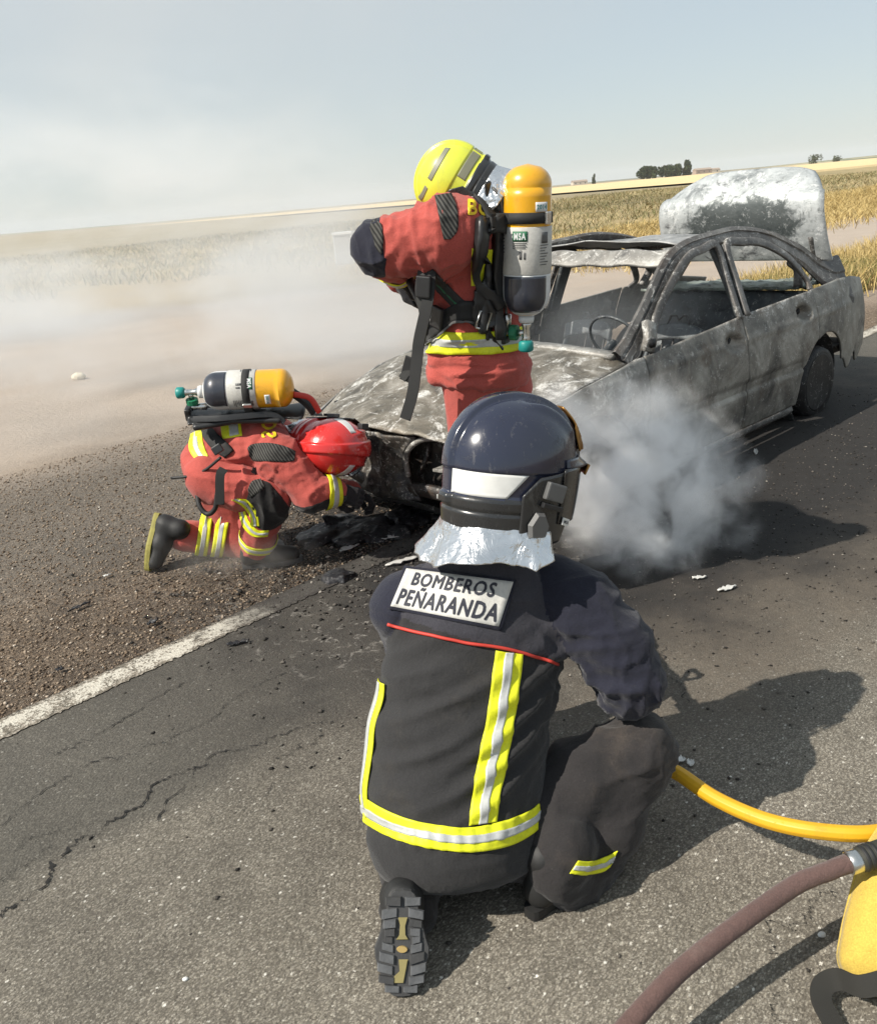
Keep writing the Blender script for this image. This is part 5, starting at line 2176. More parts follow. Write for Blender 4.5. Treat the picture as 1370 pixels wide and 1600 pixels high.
sb = side_tape((-.97, -.24, 0), .036, .30, M_YEL, jA, .008, .003)
side_tape((-.97, -.24, 0), .012, .30, M_SIL, sb, .011, .003)
hivis_px([(886, 1066, 893, 1068), (882, 1090, 889, 1091), (880, 1110, 886, 1110)], bvA, jA)
hivis_px([(902, 1344, 889, 1364), (922, 1345, 912, 1366), (945, 1338, 938, 1362), (964, 1328, 952, 1354)], bvT, tAo)
hivis_px([(706, 1398, 716, 1400), (704, 1420, 714, 1424), (702, 1445, 710, 1448)], bvT, tAo)

# name patch on the back
pc = [(632, 884), (807, 906), (784, 986), (606, 951)]
pb = patch('name_patch', pc, bvA, M_NAVY, jA, .004, .006, 26, 14, 30)
bvp = bvh_of(pb)
pw = [(635, 888), (802, 909), (779, 979), (610, 947)]
M_PATCH = tape('grey_white_patch', (.56, .55, .52), .6, .4, .3)
pwo = patch('reflective_panel', pw, bvp, M_PATCH, pb, .0015, .003, 24, 12, 8)
bvw = bvh_of(pwo)
letters('lettering', 'BOMBEROS', pw, (.115, .08, .88, .40), bvw, M_PRINT, pb, .0012, .028)
letters('lettering', 'PE\u00d1ARANDA', pw, (.045, .445, .965, .91), bvw, M_PRINT, pb, .0012, .028)

curtain(pA, HA_C, HA_F, HA_U, 1.05, jackA, 78, 288, 33, .24, .066)

hA, WA, RA = helmet(pA, HA_C, HA_F, HA_U, 1.045, M_HNAVY, M_HBLK, [(-171, -99, -.063, -.010, M_WHITE, .24), (171, 99, -.063, -.010, M_WHITE, .24)], goldplate=True)
# the strip's slanted front end and the maker's tag on the side guard
Mx = basis(x=RA @ [-.35, -1, 0] * 0 + RA @ [1, 0, 0], z=RA @ [0, -1, 0])
lb = box('maker_tag', WA([.085, -.121, -.118]), (.018, .009, .0016), M_WHITE, hA, basis(x=RA @ [.85, .50, -.28], z=RA @ [.42, -.9, 0]), .001)
tv, tf = text_mesh('MSA', .02)
lo_, hi_ = tv.min(0), tv.max(0)
Mt = np.array(basis(x=RA @ [.85, .50, -.28], z=RA @ [.42, -.9, 0]))
q = (tv - (lo_ + hi_) / 2) / (hi_ - lo_)[0] * .026
mesh('lettering', [np.array(WA([.085, -.121, -.118])) + Mt @ np.array([a, b * .8, .0024]) for a, b in q], tf, M_PRINT, hA, False)

# boots
b1, Mb1, L1, Q1 = boot(pA, (.135, 1.655, .002), (.355, 1.865, .002), (.225, 1.74, .10), upd=(0, 0, 1), s=.90)
sole(b1, Q1, M_RUB, M_RUB)
hl, to = A3(630, 1396, 1.565), np.array([-.176, 1.462, .012])
upL = unit([.02, 1, .30])
b2, Mb2, L2, Q2 = boot(pA, hl, to, anL + [.0, .05, .02], upd=upL)
M_OUT = mat_plain('worn_outsole', (.045, .045, .046), .75, var=.4, scale=25, bump=.5, bscale=120)
M_TRD = mat_plain('worn_tread', (.092, .095, .10), .7, var=.6, scale=40, bump=.5, bscale=160)
M_OLV = mat_plain('olive_sole_insert', (.26, .22, .09), .7, var=.3, scale=40)
cir = [(.56 + .036 * math.cos(6.283 * i / 12), .011 * math.sin(6.283 * i / 12)) for i in range(12)]
bar1 = [(.24, -.009), (.24, .009), (.32, .005), (.42, .006), (.47, .012), (.47, -.012), (.42, -.006), (.32, -.005)]
bar2 = [(.66, -.012), (.66, .006), (.78, .004), (.86, .020), (.90, .026), (.90, -.004), (.84, -.006)]
sole(b2, Q2, M_OUT, M_TRD, 1.18, True, [(cir[::-1], mat_plain('tan_sole_stud', (.38, .27, .10), .6)), (bar1[::-1], M_OLV), (bar2[::-1], M_OLV)])

# gloves closed round the nozzle, and the nozzle itself with its yellow hose
NZ0, NZ1 = np.array([.30, 2.30, .50]), np.array([.17, 2.72, .60])
nzd = unit(NZ1 - NZ0)
glove(pA, wrR, unit(NZ0 + [.03, .05, 0] - wrR), unit([.8, -.2, .4]), M_GLOVE, 1.0, .75, -1)
glove(pA, wrL, unit(NZ0 + nzd * .22 - wrL + [0, 0, .02]), unit([-.3, -.2, .9]), M_GLOVE, 1.0, .75, 1)

# ================================================================== BREATHING SETS
M_CYL = gloss('yellow_cylinder_paint', (.72, .36, .006), .25, var=.12, scratch=.45, dirt=(.25, .15, .05))
M_CNAVY = gloss('navy_cylinder_end', (.014, .018, .032), .3, scratch=.4)
M_CWHITE = mat_plain('white_cylinder_shoulder', (.62, .63, .63), .45, bump=.1)
M_SLEEVE = tape('printed_sleeve', (.50, .49, .46), .5, .4, .35)
M_TEAL = mat_plain('teal_knob', (.010, .22, .20), .45)
M_GREEN = mat_plain('green_print', (.02, .13, .06), .6)
M_GKNOB = mat_plain('green_handwheel', (.012, .16, .075), .5)


def breathing_set(label, base, axis, body, r, L, face, logo=True, strap_at=.66):
    """base: lower (valve) end of the cylinder, axis towards the dome, body: direction to the wearer's back, face: side the print looks to."""
    ax, bd = unit(axis), None
    bd = unit(np.asarray(body, float) - ax * np.dot(body, ax))
    sd = np.cross(ax, bd)
    base = np.asarray(base, float)
    root = empty('breathing_apparatus', base, label, 'air cylinder', None)
    fc = unit(np.asarray(face, float) - ax * np.dot(face, ax))
    f2 = np.cross(ax, fc)
    X = lambda s, a, rr: base + ax * s + (fc * math.cos(a) + f2 * math.sin(a)) * rr

    def prof_r(t):
        """radius along the cylinder, t in 0..1"""
        lo_ = np.clip(t / .17, 0, 1)
        hi_ = np.clip((1 - t) / .13, 0, 1)
        return r * np.minimum(np.sqrt(1 - (1 - lo_) ** 2 * .93), np.sqrt(np.maximum(1 - (1 - hi_) ** 2, 0)) + .001)

    ts_ = np.concatenate([np.linspace(0, .2, 12), np.linspace(.22, .85, 12), 1 - .15 * np.cos(np.linspace(0, math.pi / 2, 12))])
    cyl = lathe('cylinder', [(t * L, float(prof_r(t))) for t in ts_], base, ax, M_CYL, root, 44)
    q = np.linspace(.0, .30, 14)
    lathe('white_shoulder', [(t * L, float(prof_r(t)) + .0012) for t in q], base, ax, M_CWHITE, cyl, 44)
    lathe('printed_sleeve', [(.295 * L, r + .002), (.30 * L, r + .0035), (.60 * L, r + .0035), (.605 * L, r + .002)], base, ax, M_SLEEVE, cyl, 44)
    # navy patch on the shoulder, tapering to the neck
    U, W = np.meshgrid(np.linspace(.04, .285, 16), np.linspace(-1, 1, 16), indexing='ij')
    P = np.stack([[X(U[i, j] * L, W[i, j] * 1.02, float(prof_r(U[i, j])) + .003) for j in range(16)] for i in range(16)])
    grid_mesh('navy_patch', P, M_CNAVY, cyl, True, .001)

    def decal(name, a0, a1, t0, t1, m, off=.0046):
        U, W = np.meshgrid(np.linspace(t0, t1, 4), np.linspace(a0, a1, 8), indexing='ij')
        P = np.stack([[X(U[i, j] * L, W[i, j], r + off) for j in range(8)] for i in range(4)])
        return grid_mesh(name, P, m, cyl, True, .0006)

    if logo:
        def word(s, a0, a1, t0, t1, m, off):
            v, f = text_mesh(s, .03)
            lo_, hi_ = v.min(0), v.max(0)
            w = (v - lo_) / (hi_ - lo_)
            mesh('lettering', [X((t0 + (t1 - t0) * b) * L, a0 + (a1 - a0) * a, r + off) for a, b in w], f, m, cyl, False)
        decal('logo_panel', -.46, .14, .515, .58, M_GREEN)
        word('MSA', -.40, .08, .525, .57, M_CWHITE, .0056)
        for k in range(4):
            decal('print_line', -.46, .12 - .05 * (k % 2), .502 - .011 * k, .506 - .011 * k, M_GREY)
        decal('bar_code', -.18, -.08, .40, .46, M_GREY)
        decal('bar_code', .0, .07, .40, .445, M_GREY)
        decal('logo_panel', .72, 1.05, .50, .57, M_GREY)
        for k in range(8):
            decal('print_line', .66, 1.1 - .1 * (k % 3), .485 - .018 * k, .491 - .018 * k, M_GREY)
        for k in range(6):
            decal('print_line', -1.2, -.95, .55 - .022 * k, .557 - .022 * k, M_PRINT)
        decal('test_sticker', .45, 1.0, .70, .76, M_CWHITE)
        word('2014', .5, .95, .715, .745, M_TEAL, .0056)
    # neck, valve body, handwheel and teal cap
    lathe('cylinder_neck', [(0, r * .33), (-.012, r * .34), (-.022, r * .30)], base, ax, M_CWHITE, root, 24)
    lathe('valve', [(-.02, .015), (-.03, .018), (-.042, .013), (-.075, .014), (-.09, .018)], base, ax, M_CHROME, root, 20)
    lathe('cap', [(-.085, .020), (-.092, .026), (-.118, .027), (-.124, .021)], base, ax, M_TEAL, root, 24)
    vb = base - ax * .060
    tube('valve_arm', [vb, vb + bd * .035 + sd * .0], .012, M_CHROME, root, 12)
    hw = vb + bd * .045
    lathe('handwheel', [(-.012, .022), (-.010, .028), (.012, .028), (.014, .022)], hw, bd, M_GKNOB, root, 12, False)
    lathe('coupling', [(-.02, .012), (-.016, .017), (.012, .017), (.02, .014), (.035, .014), (.05, .018)], vb + bd * .075 + ax * .045, -ax, M_CHROME, root, 16)
    hp = smooth_path([vb + bd * .075 + ax * .04, vb + bd * .085 + ax * .15, base + bd * (r + .02) + ax * .25, base + bd * (r + .03) + ax * .42 * L / .5], 24)
    tube('pressure_hose', hp, .0055, M_GREY, root, 8)
    # cylinder strap and its buckle
    lathe('strap', [(strap_at * L - .018, r + .001), (strap_at * L - .017, r + .0055), (strap_at * L + .017, r + .0055), (strap_at * L + .018, r + .001)], base, ax, M_BLK, root, 44)
    bk = base + ax * strap_at * L + unit(fc * .55 + f2 * .84) * (r + .009)
    box('buckle', bk, (.006, .012, .020), M_CHROME, root, basis(x=unit(fc * .55 + f2 * .84), z=ax), .003)
    # back plate: a moulded carrier with two rails, lumbar pad and top yoke
    pc0 = base + bd * (r + .035)
    pl = sweep([pc0 - ax * .075, pc0 + ax * .10, pc0 + ax * .30, pc0 + ax * .44], [.085, .070, .055, .085], [.014, .014, .016, .014], sd, k=.02)
    rails = union([sweep([pc0 + sd * e * .095 - ax * .04 + bd * .01, pc0 + sd * e * .075 + ax * .14 - bd * .004, pc0 + sd * e * .085 + ax * .34], [.016, .014, .015], k=.01) for e in (1, -1)], .01)
    foot = rbox(pc0 - ax * .085 - bd * .02, np.array([.03, .035, .014]), basis(x=bd, z=ax), .006)
    ff = union([pl, rails, foot], .012)
    skin('back_plate', ff, np.minimum(pc0 - ax * .15, pc0 + ax * .5) - .16, np.maximum(pc0 - ax * .15, pc0 + ax * .5) + .16, .006, M_PLAS, root)
    for e in (1, -1):
        strap('cylinder_strap', [base + ax * strap_at * L + sd * e * r * .98 - bd * .02, base + ax * strap_at * L + sd * e * r * .92 + bd * r * .75, base + ax * strap_at * L + sd * e * .06 + bd * (r + .045)], .036, .006, M_BLK, root, up=sd * e)
    return root, dict(base=base, ax=ax, bd=bd, sd=sd, r=r, L=L, pc0=pc0)


def ribmat():
    n = N('ribbed_pad')
    v = n.obj()
    w = n.wave(26, n.map(v, (1, .4, 1), (0, 0, 0), (.3, .5, .2)), 1.2, 'X')
    c = n.mix(w, (.012, .012, .012), (.085, .083, .075))
    return n.pbr(c, .8, 0, n.bump(w, .6, .004), .3)


M_RIB = ribmat()
M_KNEE = cloth('black_knee_cloth', (.016, .015, .015), .3, dirt=(.07, .055, .045), dirty=.5)
M_LETT = mat_plain('yellow_lettering', (.72, .55, .02), .6)


def worn_patch(name, fn, c, rad, m, parent, off=.004, h=.008, flat=None, folds=None):
    """A patch sewn on: the cloth's own surface lifted a little inside a rounded outline."""
    c = np.asarray(c, float)
    el = ellip(c, rad if np.ndim(rad) else (rad,) * 3, flat)
    Rm_ = (max(rad) if np.ndim(rad) else rad) + .03
    return skin(name, lambda P: np.maximum(fn(P) - off, el(P)), c - Rm_, c + Rm_, h, m, parent, folds)


# ================================================================== PERSON: standing in red, bent over the bonnet
fB = unit([-.86, .50, 0])
lB = np.array([-.50, -.86, 0])
tB = [A3(750, 573, 3.32), A3(747, 505, 3.32), A3(743, 440, 3.32), A3(738, 382, 3.30), A3(742, 338, 3.28)]
trunkB = sweep(tB, [.205, .195, .205, .215, .175], [.188, .160, .165, .172, .140], lB, cap=.08, k=.03)
sB, eB, wB = A3(693, 368, 3.10), A3(594, 388, 3.16), A3(626, 424, 3.40)
armBL = sweep([A3(730, 358, 3.17), sB, sB * .5 + eB * .5 + [0, 0, .0], eB], [.110, .126, .112, .090], k=.03)
forBL = sweep([eB, eB * .5 + wB * .5, wB], [.088, .08, .06], k=.02)
sBr, eBr, wBr = A3(735, 345, 3.50), A3(650, 385, 3.62), A3(625, 432, 3.52)
armBR = sweep([A3(740, 335, 3.42), sBr, eBr], [.11, .115, .085], k=.03)
forBR = sweep([eBr, wBr], [.082, .06], k=.02)
colB = sweep([A3(748, 330, 3.28), A3(748, 306, 3.29)], [.115, .085], [.11, .085], lB, cap=.03)
hemB = sweep([A3(748, 590, 3.32), A3(750, 560, 3.32)], [.208, .205], [.195, .19], lB, cap=.03)
flapB = sweep([A3(690, 560, 3.24), A3(681, 590, 3.22)], [.05, .03], [.05, .025], lB, cap=.03)
jackB = union([trunkB, armBL, forBL, armBR, forBR, colB, hemB, flapB], .035)
hB1, kB1, aB1 = A3(738, 600, 3.24), np.array([.165, 3.26, .50]), np.array([.175, 3.32, .14])
hB2, kB2, aB2 = A3(783, 600, 3.42), np.array([.275, 3.46, .50]), np.array([.29, 3.52, .14])
thB = [sweep([hB1, kB1], [.118, .100], k=.02), sweep([hB2, kB2], [.118, .100], k=.02)]
shB = [sweep([kB1, aB1], [.098, .085], k=.02), sweep([kB2, aB2], [.098, .085], k=.02)]
trouB = union(thB + shB + [sweep([A3(745, 560, 3.3), hB1 * .5 + hB2 * .5], [.17, .14], [.15, .14], lB, cap=.05)], .04)
M_HSTR = mat_plain('olive_grey_strip', (.20, .20, .14), .5)
HB_C, HB_F, HB_U = A3(707, 285, 3.24), unit([-.54, .26, -.80]), unit([-.76, .10, .62])
pB = figure_body([trunkB, armBL, forBL, armBR, forBR, sweep([tB[-1], HB_C], [.085, .08], k=.02)] + thB + shB, HB_C - HB_U * .02, HB_F, HB_U,
                 (-.5, 2.8, -.02), (.75, 4.0, 2.0), 'person', 'firefighter in red standing bent over the car bonnet, upright air cylinder behind')


def foldsB(P):
    d = .013 * ridged(P, 7, (1, 1, 1.5), seed=41)
    d += .036 * near(P, sB * .6 + eB * .4, .19) * ridged(P, 10, (1.7, 1, .7), basis(x=eB - sB, z=(0, 0, 1)), seed=42)
    d += .030 * near(P, A3(690, 420, 3.15), .14) * ridged(P, 12, (1, 1, 1.2), seed=43)
    d += .024 * near(P, A3(690, 470, 3.2), .16) * ridged(P, 9, (1.2, 1, .6), seed=44)
    d += .024 * near(P, A3(730, 570, 3.2), .2) * ridged(P, 8, (.8, .8, 2.2), seed=45)
    dt, da = trunkB(P), np.minimum(armBL(P), armBR(P))
    d -= .008 * np.exp(-((da - dt + .02) / .008) ** 2) * (P[:, 2] > 1.3)
    for yy in (556, 574):
        z0 = A3(748, yy, 3.15)[2]
        d -= .007 * np.exp(-((P[:, 2] - z0 - .01 * np.sin(P[:, 0] * 14)) / .006) ** 2)
    return d


jB, bvB = skin('jacket', jackB, (-.5, 2.75, .85), (.8, 4.0, 1.95), .0085, M_RED, pB, foldsB)
tBo, bvBt = skin('trousers', trouB, (-.2, 2.9, .02), (.7, 3.9, 1.25), .011, M_RED, pB, lambda P: .020 * ridged(P, 6, (1, 1, .6), seed=46))
worn_patch('elbow_patch', jackB, A3(574, 386, 3.15), (.092, .13, .125), M_NAVY, jB, .004, .006, None, foldsB)
ribbon('ribbed_elbow', [(588, 343, 596, 350), (578, 352, 600, 372), (582, 370, 598, 392), (586, 384, 596, 398)], bvB, M_RIB, jB, .006, .003, 6)
ribbon('shoulder_pad', [(679, 306, 705, 302), (683, 325, 713, 322), (687, 345, 716, 345), (690, 360, 714, 362), (693, 374, 704, 374)], bvB, M_RIB, jB, .003, .004, 8)
hivis_ring(A3(746, 524, 3.32), (.05, .0, 1), fB, 0, 360, .040, .30, bvB, jB, 120)
ribbon('hi_vis_band', [(737, 388, 769, 390), (736, 420, 767, 420), (736, 447, 765, 447)], bvB, M_YEL, jB, .003, .003, 6)
hivis_ring(wB * .8 + eB * .2, wB - eB, (0, 0, 1), 0, 360, .028, .10, bvB, jB, 50)
lv = letters('lettering', 'BO', [(731, 313), (766, 315), (764, 337), (731, 336)], (0, 0, 1, 1), bvB, M_LETT, jB, .004, .03)
glove(pB, wB, unit([.30, .25, -.75]), unit([-.9, -.2, .1]), M_GLOVE, 1.1, .7, 1)
glove(pB, wBr, unit([.25, -.25, -.8]), unit([-.8, .2, .1]), M_GLOVE, 1.1, .7, -1)
hBh, WB, RB = helmet(pB, HB_C, HB_F, HB_U, .81, M_HYEL, M_HBLK, [(40, 70, 1.30, 1.38, M_HSTR), (84, 150, 1.30, 1.40, M_HSTR), (112, 176, -.052, -.014, M_HSTR), (-176, -112, -.052, -.014, M_HSTR)])
curtain(pB, HB_C, HB_F, HB_U, .86, jackB, 66, 178, 51, .06, .07)
for (a, k_) in ((aB1, 0), (aB2, 1)):
    boot(pB, (a[0] + .08, a[1] - .08, .002), (a[0] - .16, a[1] + .11, .002), a + [0, 0, .10])
sB1, IB = breathing_set('upright yellow air cylinder with printed sleeve on the back of the standing firefighter', A3(822, 494, 3.13), A3(824, 266, 3.12) - A3(822, 494, 3.13), fB, .081, .50, (-.25, -1, .1))

# harness of the standing set: shoulder pads, belt, buckles, loose ends
M_WEB = mat_plain('grey_black_webbing', (.030, .030, .029), .8, bump=.5, bscale=500)


def harness(name, edges, bv, parent, off=.008, th=.008, m=None):
    return ribbon(name, edges, bv, m or M_WEB, parent, off, th, 6, 6, 4)


harness('shoulder_strap', [(724, 298, 742, 290), (742, 312, 758, 300), (756, 335, 772, 322), (764, 365, 779, 358)], bvB, sB1, .014, .014, M_BLK)
harness('diagonal_strap', [(664, 428, 676, 420), (682, 452, 696, 441), (706, 478, 721, 466), (728, 500, 744, 488), (742, 512, 756, 502)], bvB, sB1)
harness('green_stitching', [(672, 432, 674, 430), (690, 450, 692, 448), (714, 476, 716, 474), (736, 498, 738, 496)], bvB, sB1, .0095, .002, M_GREEN)
harness('waist_belt', [(662, 523, 668, 541), (680, 502, 690, 520), (702, 480, 712, 503), (726, 470, 730, 500), (752, 472, 752, 506), (775, 478, 775, 508)], bvB, sB1, .018, .016, M_BLK)
harness('belt_piping', [(668, 541, 670, 543), (690, 521, 692, 524), (711, 502, 712, 505), (730, 499, 730, 502), (752, 505, 752, 508)], bvB, sB1, .021, .003, M_GREY)
for (px, py, w, hh) in ((692, 494, .030, .038), (676, 514, .024, .026)):
    h = bvB.ray_cast(EYE, ray(px, py).normalized())
    if h[0] is not None:
        nn = np.array(h[1])
        cB_ = np.array(h[0]) + nn * .026
        box('buckle', cB_, (.010, w, hh), M_PLAS, sB1, basis(x=nn, z=(.5, 0, 1)), .006)
h = bvB.ray_cast(EYE, ray(752, 498).normalized())
if h[0] is not None:
    nn = np.array(h[1]); c0 = np.array(h[0]) + nn * .034
    Mq = np.array(basis(x=nn, z=(.35, 0, 1)))
    lp = [c0 + Mq @ np.array([0, a, b]) for a, b in ((-.02, -.030), (.02, -.030), (.02, .030), (-.02, .030), (-.02, -.030))]
    tube('adjuster_ring', lp, .0045, M_CHROME, sB1, 6)
harness('carrier_rail', [(742, 342, 754, 342), (738, 395, 749, 395), (737, 432, 749, 432), (750, 458, 762, 449), (774, 484, 786, 472)], bvB, sB1, .034, .030, M_PLAS)
harness('carrier_rail', [(768, 345, 779, 345), (768, 430, 780, 430), (772, 530, 784, 530)], bvB, sB1, .030, .030, M_PLAS)
harness('waist_bracket', [(741, 452, 752, 448), (737, 482, 762, 466), (740, 503, 776, 492), (754, 515, 780, 510)], bvB, sB1, .030, .022, M_PLAS)
harness('cylinder_strap', [(750, 343, 750, 366), (768, 341, 768, 363), (785, 339, 785, 361)], bvB, sB1, .046, .010, M_BLK)
strap('carrier_leg', [A3(752, 500, 3.12), A3(765, 525, 3.13), A3(783, 547, 3.15)], .022, .012, M_PLAS, sB1, up=(-.4, -.86, 0))
strap('hanging_strap', [A3(672, 424, 3.05), A3(668, 470, 3.03), A3(655, 530, 3.03), A3(652, 556, 3.03), A3(645, 612, 3.02), A3(633, 655, 3.02)], .040, .006, M_BLK, sB1, up=(-.3, -1, 0), n=50)
strap('hanging_strap', [A3(660, 420, 3.06), A3(655, 455, 3.05), A3(662, 500, 3.04), A3(654, 550, 3.05), A3(640, 575, 3.06), A3(628, 592, 3.07)], .030, .006, M_WEB, sB1, up=(-.6, -1, .2), n=40)
box('strap_end_tab', A3(640, 578, 3.06), (.004, .028, .045), M_PLAS, sB1, basis(x=(-.5, -1, 0), z=(.45, 0, 1)), .003)
box('strap_slider', A3(662, 448, 3.035), (.012, .026, .036), M_PLAS, sB1, basis(x=(-.4, -1, 0), z=(.15, 0, 1)), .005)
tube('breathing_hose', smooth_path([A3(640, 438, 3.30), A3(655, 468, 3.16), A3(666, 492, 3.08)], 16), .016, M_RUB, sB1, 10)
strap('shoulder_pad_strap', [A3(775, 285, 3.28), A3(758, 290, 3.16), A3(762, 318, 3.13), A3(772, 345, 3.14)], .05, .014, M_BLK, sB1, up=(-.4, -.7, .5))
tube('warning_hose', smooth_path([A3(745, 288, 3.18), A3(772, 296, 3.12), A3(785, 330, 3.12), A3(787, 370, 3.13)], 20), .007, M_GREY, sB1, 8)

# ================================================================== PERSON: kneeling in red at the car's nose
tC = [A3(324, 733, 4.17), A3(352, 704, 4.17), A3(392, 688, 4.17), A3(418, 686, 4.17), A3(432, 690, 4.16)]
trunkC = sweep(tC, [.195, .190, .205, .215, .165], [.150, .138, .134, .136, .11], (0, 1, 0), cap=.08, k=.03)
sC, eC, wC = A3(434, 714, 3.99), A3(486, 770, 3.93), A3(526, 768, 3.97)
armC = sweep([A3(416, 694, 4.06), sC, sC * .5 + eC * .5, eC], [.11, .110, .098, .085], k=.03)
forC = sweep([eC, eC * .5 + wC * .5, wC], [.084, .076, .060], k=.02)
sC2, eC2, wC2 = A3(436, 704, 4.36), A3(500, 765, 4.42), A3(548, 768, 4.25)
armC2 = sweep([sC2, eC2], [.11, .085], k=.02)
forC2 = sweep([eC2, wC2], [.082, .06], k=.02)
colC = sweep([A3(428, 688, 4.16), A3(442, 692, 4.15)], [.11, .08], [.10, .075], (0, 1, 0), cap=.02)
jackC = union([trunkC, armC, forC, armC2, forC2, colC], .035)
hC1, kC1, aC1 = A3(330, 745, 4.04), A3(424, 772, 3.97), A3(402, 850, 4.05)
hC2, kC2, aC2 = A3(335, 750, 4.28), A3(385, 850, 4.28), A3(290, 838, 4.22)
thC = [sweep([hC1, hC1 * .5 + kC1 * .5, kC1], [.128, .118, .095], k=.02), sweep([hC2, kC2], [.13, .095], k=.02)]
shC = [sweep([kC1, kC1 * .5 + aC1 * .5 + [-.015, 0, 0], aC1], [.095, .096, .088], k=.02), sweep([kC2, aC2], [.092, .080], k=.02)]
trouC = union(thC + shC, .035)
HC_C, HC_F, HC_U = A3(521, 699, 4.08), unit([.66, .70, -.25]), unit([.72, -.69, .06])
pC = figure_body([trunkC, armC, forC, armC2, forC2, sweep([tC[-1], HC_C], [.085, .08], k=.02)] + thC + shC, HC_C - HC_U * .02, HC_F, HC_U,
                 (-1.7, 3.6, -.02), (.0, 4.8, 1.05), 'person', 'firefighter in red with a glossy red helmet kneeling low at the car front')


def foldsC(P):
    d = .013 * ridged(P, 7, (1.4, 1, 1), seed=61)
    d += .030 * near(P, sC * .5 + eC * .5, .18) * ridged(P, 11, (1.5, 1, .8), basis(x=eC - sC, z=(0, -1, 0)), seed=62)
    d += .026 * near(P, A3(370, 725, 4.0), .2) * ridged(P, 9, (.6, 1, 1.8), seed=63)
    dt, da = trunkC(P), np.minimum(armC(P), armC2(P))
    d -= .008 * np.exp(-((da - dt + .02) / .009) ** 2)
    return d


def foldsCt(P):
    return .016 * ridged(P, 7, (1, 1, 1), seed=64) + .024 * near(P, kC1, .22) * ridged(P, 10, (1.4, 1, .8), seed=65)


jC, bvC = skin('jacket', jackC, (-1.6, 3.6, .1), (-.05, 4.75, 1.0), .009, M_RED, pC, foldsC)
tCo, bvCt = skin('trousers', trouC, (-1.6, 3.6, -.02), (-.4, 4.7, .75), .009, M_RED, pC, foldsCt)
worn_patch('knee_pad', trouC, kC1 + np.array([-.02, -.02, -.04]), (.10, .16, .13), M_KNEE, tCo, .004, .008, None, foldsCt)
worn_patch('sleeve_patch', jackC, eC * .6 + wC * .4 + np.array([0, 0, -.05]), (.14, .12, .05), M_KNEE, jC, .004, .008, None, foldsC)
ribbon('shoulder_pad', [(387, 700, 390, 713), (395, 694, 397, 720), (420, 692, 420, 721), (445, 697, 445, 722), (462, 705, 460, 720)], bvC, M_RIB, jC, .003, .004, 8)
ribbon('knee_rib', [(387, 765, 392, 778), (394, 752, 404, 770), (408, 748, 414, 762)], bvCt, M_RIB, tCo, .006, .003, 6)
hivis_px([(298, 678, 316, 670), (296, 700, 318, 690), (303, 715, 322, 703), (318, 727, 326, 712)], bvC, jC)
ribbon('hi_vis_band', [(345, 664, 348, 686), (360, 661, 362, 684), (376, 658, 379, 681)], bvC, M_YEL, jC, .003, .003, 6)
ribbon('silver_tape', [(358, 664, 360, 682), (372, 661, 374, 679)], bvC, M_SIL, jC, .0045, .003, 5)
letters('lettering', 'SO', [(431, 655), (431, 684), (409, 684), (409, 655)], (1, 0, 0, 1), bvC, M_LETT, jC, .004, .03)
hivis_ring(wC * .85 + eC * .15, wC - eC, (0, 0, 1), 0, 360, .034, .10, bvC, jC, 50)
for (px, hw) in ((318, .030), (343, .030)):
    hivis_ring(A3(px, 838, 4.235), unit(kC2 - aC2), (0, 0, 1), 0, 360, hw, .14, bvCt, tCo, 50)
hivis_px([(362, 781, 372, 779), (378, 790, 388, 782), (390, 805, 402, 800), (393, 822, 406, 822)], bvCt, tCo)
hivis_px([(374, 800, 384, 798), (380, 822, 390, 814), (396, 838, 404, 828), (418, 838, 420, 828)], bvCt, tCo)
hivis_ring(aC1 + [.0, 0, .03], unit(kC1 - aC1), (1, 0, 0), 0, 360, .022, .14, bvCt, tCo, 50)
glove(pC, wC, unit([.75, .1, -.35]), unit([0, -.8, .5]), M_GLOVE, 1.08, .7, -1)
glove(pC, wC2, unit([.75, -.1, -.35]), unit([0, .3, .9]), M_GLOVE, 1.08, .7, 1)
hCh, WC, RC = helmet(pC, HC_C, HC_F, HC_U, 1.07, M_HRED, M_HRED, [(84, 102, 1.12, 1.66, M_WHITE), (-102, -84, 1.12, 1.66, M_WHITE)])
A_, B_ = np.meshgrid(np.linspace(-60, 60, 24), np.linspace(0, 1, 10), indexing='ij')
Q = np.stack([(.19 + .05 * np.sin(B_ * 3)) * np.cos(np.radians(A_)), .15 * np.sin(np.radians(A_)), .03 - .13 * B_], -1)
grid_mesh('face_shield', WC(Q.reshape(-1, 3)).reshape(Q.shape), M_VIS, hCh, True, .003)
box('lamp_mount', WC([.06, .10, .125]), (.022, .014, .016), M_PLAS, hCh, basis(x=HC_F, z=HC_U), .004)
curtain(pC, HC_C, HC_F, HC_U, 1.10, jackC, 112, 250, 71, .07, .018)
bC1, _m, _l, QC1 = boot(pC, (-.985, 4.03, .002), (-.70, 4.06, .002), aC1 + [0, 0, .02])
sole(bC1, QC1, M_OUT, M_TRD)
hl, to = A3(243, 803, 4.20), gnd(228, 889, .012)
bC2, _m, _l, QC2 = boot(pC, hl, np.array(to), A3(285, 838, 4.22), upd=(1, 0, .2))
sole(bC2, QC2, mat_plain('yellow_sole_edge', (.28, .25, .06), .7, var=.5), M_RUB)
bc, dc = A3(318, 612, 4.02), A3(460, 605, 4.02)
sC1, IC = breathing_set('yellow air cylinder lying level across the back of the kneeling firefighter', bc, dc - bc, (.1, .25, -1), .088, float(np.linalg.norm(dc - bc)), (0, -1, .35), True, .50)
harness('side_strap', [(316, 672, 326, 664), (322, 690, 344, 682), (336, 705, 358, 694), (352, 716, 366, 704)], bvC, sC1, .012, .012, M_BLK)
